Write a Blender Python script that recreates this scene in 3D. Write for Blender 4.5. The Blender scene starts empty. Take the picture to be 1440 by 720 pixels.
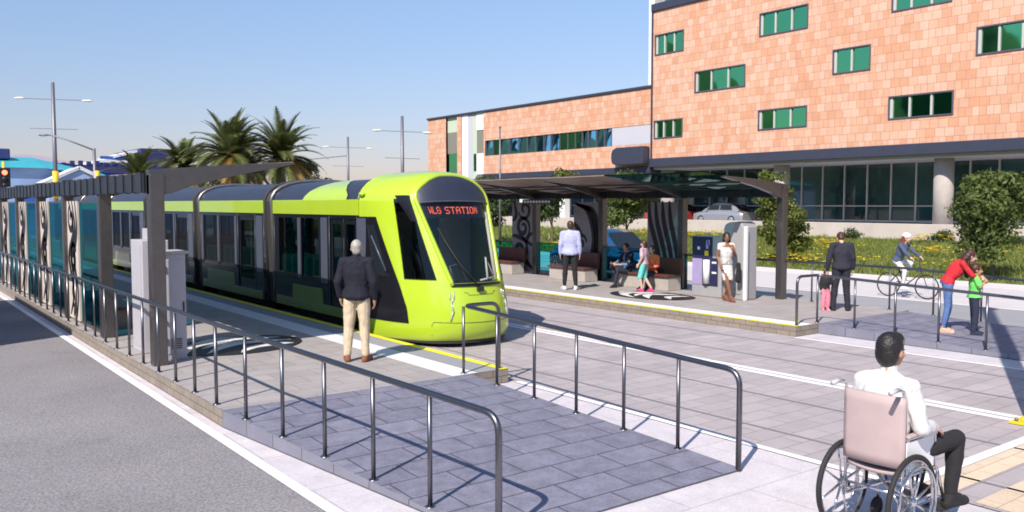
import bpy, bmesh, math, random
import numpy as np
from mathutils import Vector, Matrix
random.seed(7); rng = np.random.default_rng(7)
scene = bpy.context.scene
COL = scene.collection
V = Vector
R = math.radians

# ------------------------------------------------------------------ materials
MATS = {}
def nt(name):
    m = bpy.data.materials.new(name); m.use_nodes = True
    t = m.node_tree; b = t.nodes['Principled BSDF']
    MATS[name] = m
    return m, t, b
def N(t, typ, **kw):
    n = t.nodes.new(typ)
    for k, v in kw.items():
        if k in n.inputs: n.inputs[k].default_value = v
        else: setattr(n, k, v)
    return n
def c4(c): return (c[0], c[1], c[2], 1)
def stains(t, src, out, k):
    """scattered darker blotches and small spots of wear"""
    L = t.links.new
    for sc, lo, hi, a in ((.55, .56, .72, k), (7.0, .66, .70, k*1.3), (1.7, .6, .68, k*.6)):
        n = N(t, 'ShaderNodeTexNoise', Scale=sc, Detail=6.0, Roughness=.62); L(src, n.inputs['Vector'])
        r = N(t, 'ShaderNodeMapRange'); r.inputs['From Min'].default_value = lo; r.inputs['From Max'].default_value = hi; r.inputs['To Min'].default_value = 1; r.inputs['To Max'].default_value = 1-a
        L(n.outputs['Fac'], r.inputs['Value']); m = N(t, 'ShaderNodeMath', operation='MULTIPLY'); L(out, m.inputs[0]); L(r.outputs[0], m.inputs[1]); out = m.outputs[0]
    return out
def mat(name, col, rough=.6, metal=0, var=.12, scale=6, bump=0, bscale=60, coat=0, spec=.5, obj=False, fine=0, fscale=90, stain=0):
    """plain surface with noise mottling, optional fine speckle and bump"""
    m, t, b = nt(name); L = t.links.new
    b.inputs['Roughness'].default_value = rough; b.inputs['Metallic'].default_value = metal
    b.inputs['Coat Weight'].default_value = coat; b.inputs['Specular IOR Level'].default_value = spec
    b.inputs['Coat Roughness'].default_value = .04
    if obj: src = N(t, 'ShaderNodeTexCoord').outputs['Object']
    else: src = N(t, 'ShaderNodeNewGeometry').outputs['Position']
    n = N(t, 'ShaderNodeTexNoise', Scale=scale, Detail=5.0, Roughness=.6); L(src, n.inputs['Vector'])
    r = N(t, 'ShaderNodeMapRange'); r.inputs['From Min'].default_value = .3; r.inputs['From Max'].default_value = .7
    r.inputs['To Min'].default_value = 1-var; r.inputs['To Max'].default_value = 1+var
    L(n.outputs['Fac'], r.inputs['Value']); out = r.outputs[0]
    if fine:
        n2 = N(t, 'ShaderNodeTexNoise', Scale=fscale, Detail=2.0); L(src, n2.inputs['Vector'])
        r2 = N(t, 'ShaderNodeMapRange'); r2.inputs['From Min'].default_value = .3; r2.inputs['From Max'].default_value = .7
        r2.inputs['To Min'].default_value = 1-fine; r2.inputs['To Max'].default_value = 1+fine
        L(n2.outputs['Fac'], r2.inputs['Value'])
        mm = N(t, 'ShaderNodeMath', operation='MULTIPLY'); L(out, mm.inputs[0]); L(r2.outputs[0], mm.inputs[1]); out = mm.outputs[0]
    if stain: out = stains(t, src, out, stain)
    vm = N(t, 'ShaderNodeVectorMath', operation='SCALE'); vm.inputs[0].default_value = col[:3]
    L(out, vm.inputs['Scale']); L(vm.outputs[0], b.inputs['Base Color'])
    if bump:
        n3 = N(t, 'ShaderNodeTexNoise', Scale=bscale, Detail=3.0); L(src, n3.inputs['Vector'])
        bp = N(t, 'ShaderNodeBump', Strength=bump, Distance=.01); L(n3.outputs['Fac'], bp.inputs['Height']); L(bp.outputs[0], b.inputs['Normal'])
    return m
def bricks(name, c1, c2, mortar, w, h, ms=.012, axes='xy', rot=0, rough=.75, offset=.5, var=.1, nscale=3, fine=.1, fscale=70, bump=.3, squash=1, stain=0):
    """rectangular units laid in world metres on the plane named by axes"""
    m, t, b = nt(name); L = t.links.new
    b.inputs['Roughness'].default_value = rough
    g = N(t, 'ShaderNodeNewGeometry'); s = N(t, 'ShaderNodeSeparateXYZ'); L(g.outputs['Position'], s.inputs[0])
    cb = N(t, 'ShaderNodeCombineXYZ')
    L(s.outputs['xyz'.index(axes[0])], cb.inputs[0]); L(s.outputs['xyz'.index(axes[1])], cb.inputs[1])
    vec = cb.outputs[0]
    if rot:
        mp = N(t, 'ShaderNodeMapping'); mp.inputs['Rotation'].default_value = (0, 0, R(rot)); L(vec, mp.inputs[0]); vec = mp.outputs[0]
    br = N(t, 'ShaderNodeTexBrick'); br.offset = offset; br.squash = squash; br.squash_frequency = 3
    br.inputs['Scale'].default_value = 1; br.inputs['Brick Width'].default_value = w; br.inputs['Row Height'].default_value = h
    br.inputs['Mortar Size'].default_value = ms; br.inputs['Mortar Smooth'].default_value = .1; br.inputs['Bias'].default_value = 0
    br.inputs['Color1'].default_value = c4(c1); br.inputs['Color2'].default_value = c4(c2); br.inputs['Mortar'].default_value = c4(mortar)
    L(vec, br.inputs['Vector'])
    n = N(t, 'ShaderNodeTexNoise', Scale=nscale, Detail=6.0, Roughness=.65); L(g.outputs['Position'], n.inputs['Vector'])
    n2 = N(t, 'ShaderNodeTexNoise', Scale=fscale, Detail=2.0); L(g.outputs['Position'], n2.inputs['Vector'])
    def rng_(nn, a):
        r = N(t, 'ShaderNodeMapRange'); r.inputs['From Min'].default_value = .3; r.inputs['From Max'].default_value = .7
        r.inputs['To Min'].default_value = 1-a; r.inputs['To Max'].default_value = 1+a; L(nn.outputs['Fac'], r.inputs['Value']); return r.outputs[0]
    mm = N(t, 'ShaderNodeMath', operation='MULTIPLY'); L(rng_(n, var), mm.inputs[0]); L(rng_(n2, fine), mm.inputs[1])
    mo = mm.outputs[0]
    if stain: mo = stains(t, g.outputs['Position'], mo, stain)
    vm = N(t, 'ShaderNodeVectorMath', operation='SCALE'); L(br.outputs['Color'], vm.inputs[0]); L(mo, vm.inputs['Scale'])
    L(vm.outputs[0], b.inputs['Base Color'])
    if bump:
        iv = N(t, 'ShaderNodeMath', operation='SUBTRACT'); iv.inputs[0].default_value = 1; L(br.outputs['Fac'], iv.inputs[1])
        bp = N(t, 'ShaderNodeBump', Strength=bump, Distance=.008); L(iv.outputs[0], bp.inputs['Height']); L(bp.outputs[0], b.inputs['Normal'])
    return m
def glass(name, tint, refl=.12, rough=.02, gcol=(1, 1, 1), k=.3):
    """thin tinted pane: tinted see-through mixed with a mirror reflection by angle"""
    m, t, b = nt(name); L = t.links.new
    t.nodes.remove(b); out = t.nodes['Material Output']
    tr = N(t, 'ShaderNodeBsdfTransparent'); tr.inputs[0].default_value = c4(tint)
    gl = N(t, 'ShaderNodeBsdfGlossy'); gl.inputs['Color'].default_value = c4(gcol); gl.inputs['Roughness'].default_value = rough
    ge = N(t, 'ShaderNodeNewGeometry'); dt = N(t, 'ShaderNodeVectorMath', operation='DOT_PRODUCT'); L(ge.outputs['Normal'], dt.inputs[0]); L(ge.outputs['Incoming'], dt.inputs[1])
    ab = N(t, 'ShaderNodeMath', operation='ABSOLUTE'); L(dt.outputs['Value'], ab.inputs[0]); iv = N(t, 'ShaderNodeMath', operation='SUBTRACT'); iv.inputs[0].default_value = 1; L(ab.outputs[0], iv.inputs[1])
    fr = N(t, 'ShaderNodeMath', operation='POWER'); L(iv.outputs[0], fr.inputs[0]); fr.inputs[1].default_value = 3.5
    ad = N(t, 'ShaderNodeMath', operation='MULTIPLY_ADD'); L(fr.outputs[0], ad.inputs[0]); ad.inputs[1].default_value = k; ad.inputs[2].default_value = refl; ad.use_clamp = True
    mx = N(t, 'ShaderNodeMixShader'); L(ad.outputs[0], mx.inputs[0]); L(tr.outputs[0], mx.inputs[1]); L(gl.outputs[0], mx.inputs[2]); L(mx.outputs[0], out.inputs[0])
    return m
def emit(name, col, s):
    m, t, b = nt(name)
    b.inputs['Base Color'].default_value = c4((.02, .02, .02)); b.inputs['Emission Color'].default_value = c4(col); b.inputs['Emission Strength'].default_value = s
    return m
def leafmat(name, c1, c2, trans=.25):
    m, t, b = nt(name); L = t.links.new
    g = N(t, 'ShaderNodeNewGeometry')
    r = N(t, 'ShaderNodeMix', data_type='RGBA'); r.inputs[6].default_value = c4(c1); r.inputs[7].default_value = c4(c2)
    L(g.outputs['Random Per Island'], r.inputs[0]); L(r.outputs[2], b.inputs['Base Color']); b.inputs['Roughness'].default_value = .5
    b.inputs['Specular IOR Level'].default_value = .3
    tl = N(t, 'ShaderNodeBsdfTranslucent'); L(r.outputs[2], tl.inputs[0])
    mx = N(t, 'ShaderNodeMixShader'); mx.inputs[0].default_value = trans; L(b.outputs[0], mx.inputs[1]); L(tl.outputs[0], mx.inputs[2]); L(mx.outputs[0], t.nodes['Material Output'].inputs[0])
    return m

# ------------------------------------------------------------------ mesh builder
class MB:
    def __init__(s): s.v = []; s.f = []; s.mi = []; s.sm = []
    def add(s, vs, fs, mi=0, sm=False):
        o = len(s.v); s.v += [tuple(v) for v in vs]
        for f in fs: s.f.append(tuple(i+o for i in f)); s.mi.append(mi); s.sm.append(sm)
        return s
    def quad(s, a, b, c, d, mi=0): return s.add([a, b, c, d], [(0, 1, 2, 3)], mi)
    def box(s, x0, x1, y0, y1, z0, z1, mi=0):
        v = [(x, y, z) for z in (z0, z1) for y in (y0, y1) for x in (x0, x1)]
        return s.add(v, [(0, 2, 3, 1), (4, 5, 7, 6), (0, 1, 5, 4), (2, 6, 7, 3), (0, 4, 6, 2), (1, 3, 7, 5)], mi)
    def bar(s, p, q, w, h, up=(0, 0, 1), mi=0):
        p, q = V(p), V(q); d = (q-p).normalized(); u = V(up)
        a = d.cross(u)
        if a.length < 1e-4: a = d.cross(V((1, 0, 0)))
        a.normalize(); b = a.cross(d); a *= w/2; b *= h/2
        v = [p-a-b, p+a-b, p+a+b, p-a+b, q-a-b, q+a-b, q+a+b, q-a+b]
        return s.add(v, [(3, 2, 1, 0), (4, 5, 6, 7), (0, 1, 5, 4), (1, 2, 6, 5), (2, 3, 7, 6), (3, 0, 4, 7)], mi)
    def tube(s, pts, r, n=10, cap=True, mi=0, closed=False):
        pts = [V(p) for p in pts]; rs = r if isinstance(r, (list, tuple)) else [r]*len(pts)
        k = len(pts); vs = []; a = None
        for i, p in enumerate(pts):
            if closed: d = pts[(i+1) % k]-pts[i-1]
            else: d = pts[min(i+1, k-1)]-pts[max(i-1, 0)]
            d.normalize()
            if a is None:
                a = d.orthogonal().normalized()
            a = (a-d*a.dot(d)).normalized(); b = d.cross(a)
            for j in range(n):
                t = 2*math.pi*j/n; vs.append(p+(a*math.cos(t)+b*math.sin(t))*rs[i])
        fs = []
        for i in range(k if closed else k-1):
            i2 = (i+1) % k
            for j in range(n): fs.append((i*n+j, i*n+(j+1) % n, i2*n+(j+1) % n, i2*n+j))
        if cap and not closed: fs.append(tuple(range(n-1, -1, -1))); fs.append(tuple((k-1)*n+j for j in range(n)))
        return s.add(vs, fs, mi, True)
    def cyl(s, c, r, z0, z1, n=20, r2=None, mi=0):
        return s.tube([(c[0], c[1], z0), (c[0], c[1], z1)], [r, r if r2 is None else r2], n, mi=mi)
    def lathe(s, c, prof, n=20, mi=0):
        vs = [(c[0]+r*math.cos(2*math.pi*j/n), c[1]+r*math.sin(2*math.pi*j/n), c[2]+z) for r, z in prof for j in range(n)]
        fs = [(i*n+j, i*n+(j+1) % n, (i+1)*n+(j+1) % n, (i+1)*n+j) for i in range(len(prof)-1) for j in range(n)]
        return s.add(vs, fs, mi, True)
    def ell(s, c, rx, ry, rz, M=None, n=14, k=8, mi=0):
        vs = []; c = V(c)
        for i in range(k+1):
            ph = math.pi*i/k
            for j in range(n):
                t = 2*math.pi*j/n
                p = V((rx*math.sin(ph)*math.cos(t), ry*math.sin(ph)*math.sin(t), rz*math.cos(ph)))
                if M is not None: p = M @ p
                vs.append(c+p)
        fs = [((i+1)*n+j, (i+1)*n+(j+1) % n, i*n+(j+1) % n, i*n+j) for i in range(k) for j in range(n)]
        return s.add(vs, fs, mi, True)
    def prism(s, poly, to3, d0, d1, mi=0):
        n = len(poly); vs = [to3(a, b, d0) for a, b in poly]+[to3(a, b, d1) for a, b in poly]
        fs = [tuple(range(n)), tuple(range(2*n-1, n-1, -1))]+[(i, i+n, (i+1) % n+n, (i+1) % n) for i in range(n)]
        return s.add(vs, fs, mi)
    def grid(s, fn, us, vs_, mi=0, sm=True, flip=False):
        nu, nv = len(us), len(vs_); vs = [fn(u, v) for v in vs_ for u in us]
        fs = []
        for j in range(nv-1):
            for i in range(nu-1):
                f = (j*nu+i, j*nu+i+1, (j+1)*nu+i+1, (j+1)*nu+i); fs.append(f[::-1] if flip else f)
        return s.add(vs, fs, mi, sm)
    def holed(s, a0, a1, b0, b1, holes, to3, depth, mi=0, mr=None):
        """rectangle with rectangular openings and their reveals"""
        A = sorted({a0, a1, *[h[0] for h in holes], *[h[1] for h in holes]}); B = sorted({b0, b1, *[h[2] for h in holes], *[h[3] for h in holes]})
        A = [a for a in A if a0 <= a <= a1]; B = [b for b in B if b0 <= b <= b1]
        for i in range(len(A)-1):
            for j in range(len(B)-1):
                ca, cb = (A[i]+A[i+1])/2, (B[j]+B[j+1])/2
                if any(h[0] < ca < h[1] and h[2] < cb < h[3] for h in holes): continue
                s.quad(to3(A[i], B[j], 0), to3(A[i+1], B[j], 0), to3(A[i+1], B[j+1], 0), to3(A[i], B[j+1], 0), mi)
        for h in holes:
            c = [(h[0], h[2]), (h[1], h[2]), (h[1], h[3]), (h[0], h[3])]
            for i in range(4):
                p, q = c[i], c[(i+1) % 4]
                s.quad(to3(*p, 0), to3(*q, 0), to3(*q, depth), to3(*p, depth), mi if mr is None else mr)
        return s
    def build(s, name, mats, parent=None, bevel=0, loc=None, weld=False, fix=True):
        me = bpy.data.meshes.new(name)
        off = V((0, 0, 0))
        if loc is not None: off = V(loc)
        elif parent is not None and '_w' in parent: off = V(parent['_w'])
        vs = np.array(s.v, dtype=float).reshape(-1, 3)-np.array(off)
        me.from_pydata(vs.tolist(), [], s.f)
        if not isinstance(mats, (list, tuple)): mats = [mats]
        for m in mats: me.materials.append(m)
        me.polygons.foreach_set('material_index', s.mi); me.polygons.foreach_set('use_smooth', s.sm)
        if weld or fix:
            bm = bmesh.new(); bm.from_mesh(me)
            if weld: bmesh.ops.remove_doubles(bm, verts=bm.verts, dist=1e-4)
            if fix: bmesh.ops.recalc_face_normals(bm, faces=bm.faces)
            bm.to_mesh(me); bm.free()
        me.update()
        o = bpy.data.objects.new(name, me); COL.objects.link(o)
        if parent is not None:
            o.parent = parent
            if '_w' in parent: o['_w'] = list(parent['_w'])
        elif loc is not None: o.location = loc
        if bevel:
            b = o.modifiers.new('bevel', 'BEVEL'); b.width = bevel; b.segments = 2; b.limit_method = 'ANGLE'; b.angle_limit = R(40)
        return o
def fastmesh(name, verts, faces_n, mats, parent=None, mi=None, loc=(0, 0, 0), smooth=False):
    """many separate polygons of equal size, from a numpy array (count, corners, 3)"""
    n, k, _ = verts.shape
    me = bpy.data.meshes.new(name); me.vertices.add(n*k); me.vertices.foreach_set('co', (verts-np.array(loc)).reshape(-1).astype(np.float32))
    me.loops.add(n*k); me.loops.foreach_set('vertex_index', np.arange(n*k, dtype=np.int32)); me.polygons.add(n)
    me.polygons.foreach_set('loop_start', np.arange(0, n*k, k, dtype=np.int32))
    if not isinstance(mats, (list, tuple)): mats = [mats]
    for m in mats: me.materials.append(m)
    if mi is not None: me.polygons.foreach_set('material_index', mi.astype(np.int32))
    me.update(); me.validate()
    o = bpy.data.objects.new(name, me); COL.objects.link(o)
    if parent is not None: o.parent = parent
    else: o.location = loc
    return o
def tag(o, label, cat, group=None, kind=None):
    if label: o['label'] = label
    if cat: o['category'] = cat
    if group: o['group'] = group
    if kind: o['kind'] = kind
    return o
def thing(name, label, cat, loc=(0, 0, 0), rotz=0, group=None, local=False):
    """Empty at the thing's base; parts are given in world metres unless local"""
    o = bpy.data.objects.new(name, None); o.empty_display_size = .2; COL.objects.link(o); o.location = loc; o.rotation_euler = (0, 0, rotz)
    if not local: o['_w'] = list(loc)
    return tag(o, label, cat, group)
def struct(o): o['kind'] = 'structure'; return o
def smooth_pts(pts, k=6):
    """Catmull-Rom through points"""
    pts = [V(p) for p in pts]; out = []
    P = [pts[0]*2-pts[1]]+pts+[pts[-1]*2-pts[-2]]
    for i in range(1, len(P)-2):
        for j in range(k):
            t = j/k; a, b, c, d = P[i-1:i+3]
            out.append(.5*((2*b)+(c-a)*t+(2*a-5*b+4*c-d)*t*t+(3*b-a-3*c+d)*t**3))
    out.append(pts[-1]); return out
def children(o): return [c for c in bpy.data.objects if c.parent == o]
def copy_tree(o, parent=None):
    c = o.copy(); COL.objects.link(c)
    if parent is not None: c.parent = parent
    for ch in children(o):
        copy_tree(ch, c)
    return c
# ------------------------------------------------------------------ palette
M = {}
M['asphalt'] = mat('asphalt', (.225, .21, .218), .9, var=.12, scale=.5, stain=.16, fine=.34, fscale=38, bump=.5, bscale=60)
M['asphalt_far'] = mat('asphalt_far', (.28, .28, .30), .9, var=.06, scale=.6, fine=.1)
M['earth'] = mat('earth', (.24, .23, .2), .95, var=.2, scale=.2)
M['concrete'] = bricks('concrete_slabs', (.56, .52, .54), (.53, .49, .52), (.36, .33, .35), 1.6, 1.2, .006, fine=.1, fscale=55, bump=.1, stain=.13)
M['trackpave'] = bricks('track_pavers', (.415, .365, .372), (.355, .315, .324), (.25, .23, .24), .6, .3, .009, rot=0, var=.1, nscale=1.3, bump=.2, stain=.15)
M['footpath'] = mat('footpath_concrete', (.52, .49, .5), .9, var=.05, scale=.8, fine=.08)
M['plat'] = bricks('platform_pavers', (.36, .325, .315), (.325, .295, .29), (.22, .2, .2), .6, .4, .008, var=.1, nscale=2, bump=.25, stain=.14)
M['slate'] = bricks('slate_pavers', (.195, .192, .252), (.158, .157, .212), (.055, .054, .075), .62, .42, .009, var=.24, nscale=5, fine=.14, fscale=45, bump=.35, stain=.12)
M['face'] = bricks('platform_face_blocks', (.27, .225, .18), (.23, .195, .16), (.13, .11, .1), .3, .1, .008, axes='yz', var=.12, bump=.3)
M['facex'] = bricks('platform_end_blocks', (.27, .225, .18), (.23, .195, .16), (.13, .11, .1), .3, .1, .008, axes='xz', var=.12, bump=.3)
M['slateface'] = bricks('ramp_side_blocks', (.2, .2, .25), (.18, .18, .23), (.08, .08, .1), .6, .2, .008, axes='yz', bump=.3)
M['white_line'] = mat('white_marking', (.8, .78, .78), .7, var=.05, scale=5, fine=.06)
M['tactile'] = mat('pale_tactile_band', (.66, .65, .67), .75, var=.05, scale=4, fine=.06)
M['yellow_line'] = mat('yellow_marking', (.78, .72, .03), .6, var=.06, scale=5)
M['beige'] = bricks('beige_pavers', (.66, .52, .38), (.58, .46, .34), (.38, .3, .24), .4, .2, .006, var=.08, bump=.1)
M['groove'] = mat('rail_groove', (.24, .225, .24), .6, .2, var=.1)
M['rail'] = mat('rail_steel', (.2, .2, .22), .5, .7, var=.1)
M['steel'] = mat('brushed_steel', (.17, .17, .19), .36, 1, var=.06, scale=30)
M['post'] = mat('dark_bronze_metal', (.17, .155, .15), .34, .85, var=.08, scale=8)
M['postdark'] = mat('dark_metal', (.035, .035, .045), .4, .5, var=.1)
M['canopyroof'] = mat('canopy_sheet', (.26, .205, .185), .5, .1, var=.2, scale=2)
M['roofglass'] = glass('canopy_glass', (.16, .42, .42), .1, .05, (.6, .8, .8))
M['teal_glass'] = glass('teal_glass', (.3, .76, .8), .06)
M['teal_glass2'] = glass('blue_teal_glass', (.08, .45, .5), .08, k=.3, gcol=(.3, .66, .72))
M['lime'] = mat('lime_paint', (.40, .55, .028), .25, var=.02, scale=2, coat=.6)
M['tblack'] = mat('black_tram_panel', (.010, .010, .014), .2, var=.1, scale=2, coat=.1, spec=.3)
M['tnavy'] = mat('navy_roof_panel', (.022, .027, .05), .5, var=.1, scale=2, coat=.08)
M['tgrey'] = mat('grey_tram_pillar', (.07, .08, .115), .35, var=.05)
M['bellow'] = mat('bellows_rubber', (.03, .028, .03), .7, var=.1)
M['bellowtop'] = mat('bellows_hoop', (.3, .28, .27), .35, .8, var=.08)
M['tglass'] = glass('tram_window_glass', (.17, .21, .22), .03, k=.1)
M['wglass'] = glass('windscreen_glass', (.78, .82, .84), .04, k=.35)
M['teal'] = mat('teal_panel', (.01, .16, .17), .55, var=.1)
M['tealseat'] = mat('teal_seat_fabric', (.01, .22, .22), .8, var=.15, scale=20)
M['tfloor'] = mat('tram_floor', (.06, .06, .065), .8, var=.1)
M['limeshade'] = mat('shaded_lime_paint', (.12, .19, .02), .3, var=.03, coat=.4)  # lime for the tram skirts, with their shade painted into the colour
M['tlining'] = mat('tram_lining', (.36, .36, .37), .7, var=.05)
M['rubber'] = mat('rubber', (.018, .017, .018), .75, var=.15)
M['chrome'] = mat('chrome', (.62, .62, .64), .12, 1, var=.03)
M['whitep'] = mat('white_paint', (.8, .8, .8), .4, var=.03)
M['cabgrey'] = mat('cabinet_grey', (.45, .435, .47), .45, var=.03)
M['cabgrey2'] = mat('machine_grey', (.36, .35, .355), .45, .1, var=.04)
M['navy'] = mat('navy_panel', (.02, .022, .07), .4, var=.06)
M['lilac'] = mat('lilac_panel', (.34, .28, .5), .5, var=.06)
M['yellow'] = mat('yellow_paint', (.72, .52, .015), .45, var=.06)
M['tile'] = bricks('terracotta_tiles', (.60, .30, .18), (.665, .43, .325), (.40, .17, .13), .5, .47, .011, axes='yz', offset=.37, var=.09, nscale=1.2, fine=.03, bump=.25, squash=.7)
M['tilex'] = bricks('terracotta_tiles_end', (.60, .30, .18), (.665, .43, .325), (.40, .17, .13), .5, .47, .011, axes='xz', offset=.37, var=.09, nscale=1.2, fine=.03, bump=.25)
M['fascia'] = mat('dark_blue_fascia', (.05, .055, .09), .45, .2, var=.06, scale=2)
M['frame'] = mat('window_frame', (.11, .10, .14), .5, .3, var=.05)
M['mullion'] = mat('pale_mullion', (.5, .5, .48), .5, var=.04)
def mirror(name, col, base=(.01, .03, .025), rough=.03, f=.75, wav=.0):
    m, t, b = nt(name)
    b.inputs['Base Color'].default_value = c4(col); b.inputs['Metallic'].default_value = 1; b.inputs['Roughness'].default_value = rough
    if wav:
        g = N(t, 'ShaderNodeNewGeometry'); n = N(t, 'ShaderNodeTexNoise', Scale=.45, Detail=1.0); t.links.new(g.outputs['Position'], n.inputs['Vector'])
        bp = N(t, 'ShaderNodeBump', Strength=wav, Distance=.2); t.links.new(n.outputs['Fac'], bp.inputs['Height']); t.links.new(bp.outputs[0], b.inputs['Normal'])
    return m
M['green_pane'] = mirror('green_mirror_glass', (.14, .52, .235), wav=.12)
M['blue_pane'] = mirror('blue_mirror_glass', (.3, .72, .82), wav=.2)
M['dark_pane'] = mat('dark_teal_glass', (.02, .062, .066), .03, 0, var=.6, scale=.35, spec=.8, coat=.5)
M['col'] = mat('concrete_column', (.42, .38, .36), .85, var=.1, scale=2, fine=.1)
M['wallconc'] = mat('concrete_wall', (.5, .44, .4), .85, var=.08, scale=1, fine=.06)
M['palegrey'] = mat('pale_grey_cladding', (.5, .5, .56), .6, var=.03)
M['palegreen'] = mat('pale_green_cladding', (.5, .58, .45), .6, var=.03)
M['olive'] = mat('olive_cladding', (.22, .21, .18), .6, var=.05)
M['grassbase'] = mat('grass_soil', (.14, .18, .05), .95, var=.3, scale=1.2, fine=.35, fscale=16)
M['blade'] = leafmat('grass_blades', (.11, .16, .028), (.26, .28, .08), .35)
M['flower'] = leafmat('yellow_petals', (.75, .52, .02), (.8, .65, .06), .2)
M['leaf1'] = leafmat('tree_leaves', (.065, .10, .025), (.17, .21, .06), .35)
M['leaf2'] = leafmat('bush_leaves', (.075, .11, .02), (.2, .22, .05), .35)
M['leaf3'] = leafmat('dark_leaves', (.03, .06, .02), (.08, .12, .035), .25)
M['palm'] = leafmat('palm_leaflets', (.06, .092, .03), (.155, .178, .06), .3)
M['palmdry'] = leafmat('dry_palm_leaflets', (.22, .13, .03), (.32, .2, .06), .2)
M['bark'] = mat('bark', (.12, .09, .07), .95, var=.3, scale=12, bump=.6, bscale=30)
M['hill'] = mat('hill_green', (.05, .07, .04), .95, var=.35, scale=.02)
M['pole'] = mat('galvanised_pole', (.2, .19, .22), .5, .6, var=.06)
M['lampw'] = mat('lamp_head', (.72, .70, .6), .4, var=.03)
M['bblue'] = mat('blue_cladding', (.03, .10, .38), .6, var=.12, scale=.4)
M['bpale'] = mat('pale_blue_wall', (.27, .38, .58), .7, var=.15, scale=.4)
M['broof'] = mat('teal_roof_sheet', (.04, .36, .42), .5, var=.1, scale=.5)
M['bnavy'] = mat('navy_cladding', (.03, .035, .14), .6, var=.15, scale=.5)
M['pinkroof'] = mat('pale_pink_roof', (.6, .5, .58), .6, var=.05)
M['wood'] = mat('reddish_bench_panel', (.105, .036, .028), .55, var=.15, scale=10)
M['bconc'] = mat('bench_concrete', (.4, .36, .33), .85, var=.1, scale=4, fine=.1)
M['artw'] = mat('pale_art_panel', (.62, .54, .49), .6, var=.04)
M['artg'] = mat('grey_art_panel', (.24, .23, .26), .6, var=.06)
M['artk'] = mat('black_art_stroke', (.012, .011, .014), .6, var=.05)
M['artwh'] = mat('white_art_stroke', (.72, .7, .68), .6, var=.04)
M['etch'] = mat('etched_white', (.45, .6, .62), .7, var=.03)
M['carblue'] = mat('blue_car_paint', (.02, .085, .2), .18, .3, var=.03, coat=.8)
M['carsilver'] = mat('silver_car_paint', (.45, .46, .5), .25, .6, var=.03, coat=.8)
M['carred'] = mat('red_car_paint', (.4, .05, .05), .22, .2, var=.03, coat=.8)
M['carglass'] = mat('car_window_glass', (.015, .02, .025), .06, var=.02)
M['redlamp'] = emit('red_signal', (1, .12, .06), 4)
M['amber'] = emit('amber_led', (1, .13, .05), 1.3)
M['lens'] = mat('lamp_lens', (.55, .56, .6), .15, .3, var=.03)
# people
for k, c in dict(skin_tan=(.46, .26, .17), skin_fair=(.56, .36, .27), skin_brown=(.24, .11, .06), skin_warm=(.46, .24, .14)).items(): M[k] = mat(k, c, .5, var=.06, scale=30, obj=True)
for k, c in dict(cl_navy=(.004, .005, .015), cl_khaki=(.58, .47, .33), cl_lavender=(.40, .42, .66), cl_black=(.014, .013, .016), cl_white=(.62, .61, .605), cl_suit=(.018, .018, .03),
                 cl_red=(.55, .02, .03), cl_jeans=(.09, .16, .36), cl_djeans=(.02, .025, .05), cl_green=(.16, .62, .13), cl_pink=(.75, .22, .3), cl_orange=(.72, .13, .05),
                 cl_check=(.5, .36, .42), cl_aqua=(.16, .6, .55), cl_grey=(.32, .31, .3), cl_denim=(.06, .085, .14), cl_cream=(.72, .66, .62), cl_blue=(.1, .2, .4), shoe_red=(.35, .03, .05), shoe_brown=(.2, .07, .04),
                 shoe_pink=(.5, .05, .18), cl_pinktop=(.7, .3, .38), bagblue=(.3, .42, .6)).items():
    M[k] = mat(k, c, .85, var=.14, scale=14, obj=True, bump=.25, bscale=25)
for k, c in dict(hair_black=(.012, .010, .010), hair_brown=(.05, .022, .012), hair_grey=(.36, .33, .3), hair_auburn=(.055, .018, .012), hair_red=(.2, .05, .02)).items(): M[k] = mat(k, c, .45, var=.3, scale=40, obj=True, bump=.5, bscale=90)
M['eye'] = mat('eye_dark', (.02, .015, .012), .2, var=0)
M['lip'] = mat('lips', (.35, .1, .09), .5, var=.03)
M['helmet'] = mat('helmet_shell', (.78, .8, .76), .3, var=.03)
M['wcfab'] = mat('pink_beige_vinyl', (.43, .33, .325), .6, var=.05, scale=6)

# ------------------------------------------------------------------ ground, roads, markings
def sheet(name, poly, z, m):
    mb = MB(); mb.add([(x, y, z) for x, y in poly], [tuple(range(len(poly)))]); return struct(mb.build(name, m))
def rect(x0, x1, y0, y1): return [(x0, y0), (x1, y0), (x1, y1), (x0, y1)]
FAR = 1500
sheet('ground', rect(-FAR, FAR, -FAR, FAR), -.02, M['earth'])
sheet('road', rect(-14, 3.06, -40, 400), -.004, M['asphalt'])
sheet('pavement', rect(3.06, 7.6, -40, 120), -.008, M['concrete'])
sheet('tram_track_paving', rect(7.6, 14.55, -40, 160), 0, M['trackpave'])
sheet('pavement', rect(14.55, 18.9, -40, 120), -.006, M['concrete'])
sheet('side_road', rect(18.9, 22.55, -60, 200), -.004, M['asphalt_far'])
sheet('footpath', rect(22.55, 28, -60, 200), 0, M['footpath'])
MK = MB()
def line(x0, x1, y0, y1, name='white_line', m='white_line', z=.005): sheet(name, rect(x0, x1, y0, y1), z, M[m])
line(3.05, 3.16, -5, 120); line(7.54, 7.65, 3.98, 9.85); line(10.90, 11.04, -10, 120); line(11.09, 11.23, -10, 120)
line(14.40, 14.50, -10, 9.85); line(7.65, 14.4, 3.92, 4.04); line(22.5, 22.62, -20, 120)
for xx in (8.28, 9.72, 12.2, 13.64):
    sheet('tram_rail', rect(xx-.025, xx+.025, -40, 160), .004, M['groove'])
# crossing pavers beyond the white stop line
sheet('crossing_paving', rect(7.75, 14.4, 3.62, 3.91), .004, M['beige'])
sheet('crossing_paving', rect(7.65, 14.4, 2.4, 3.38), .004, M['beige'])
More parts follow.
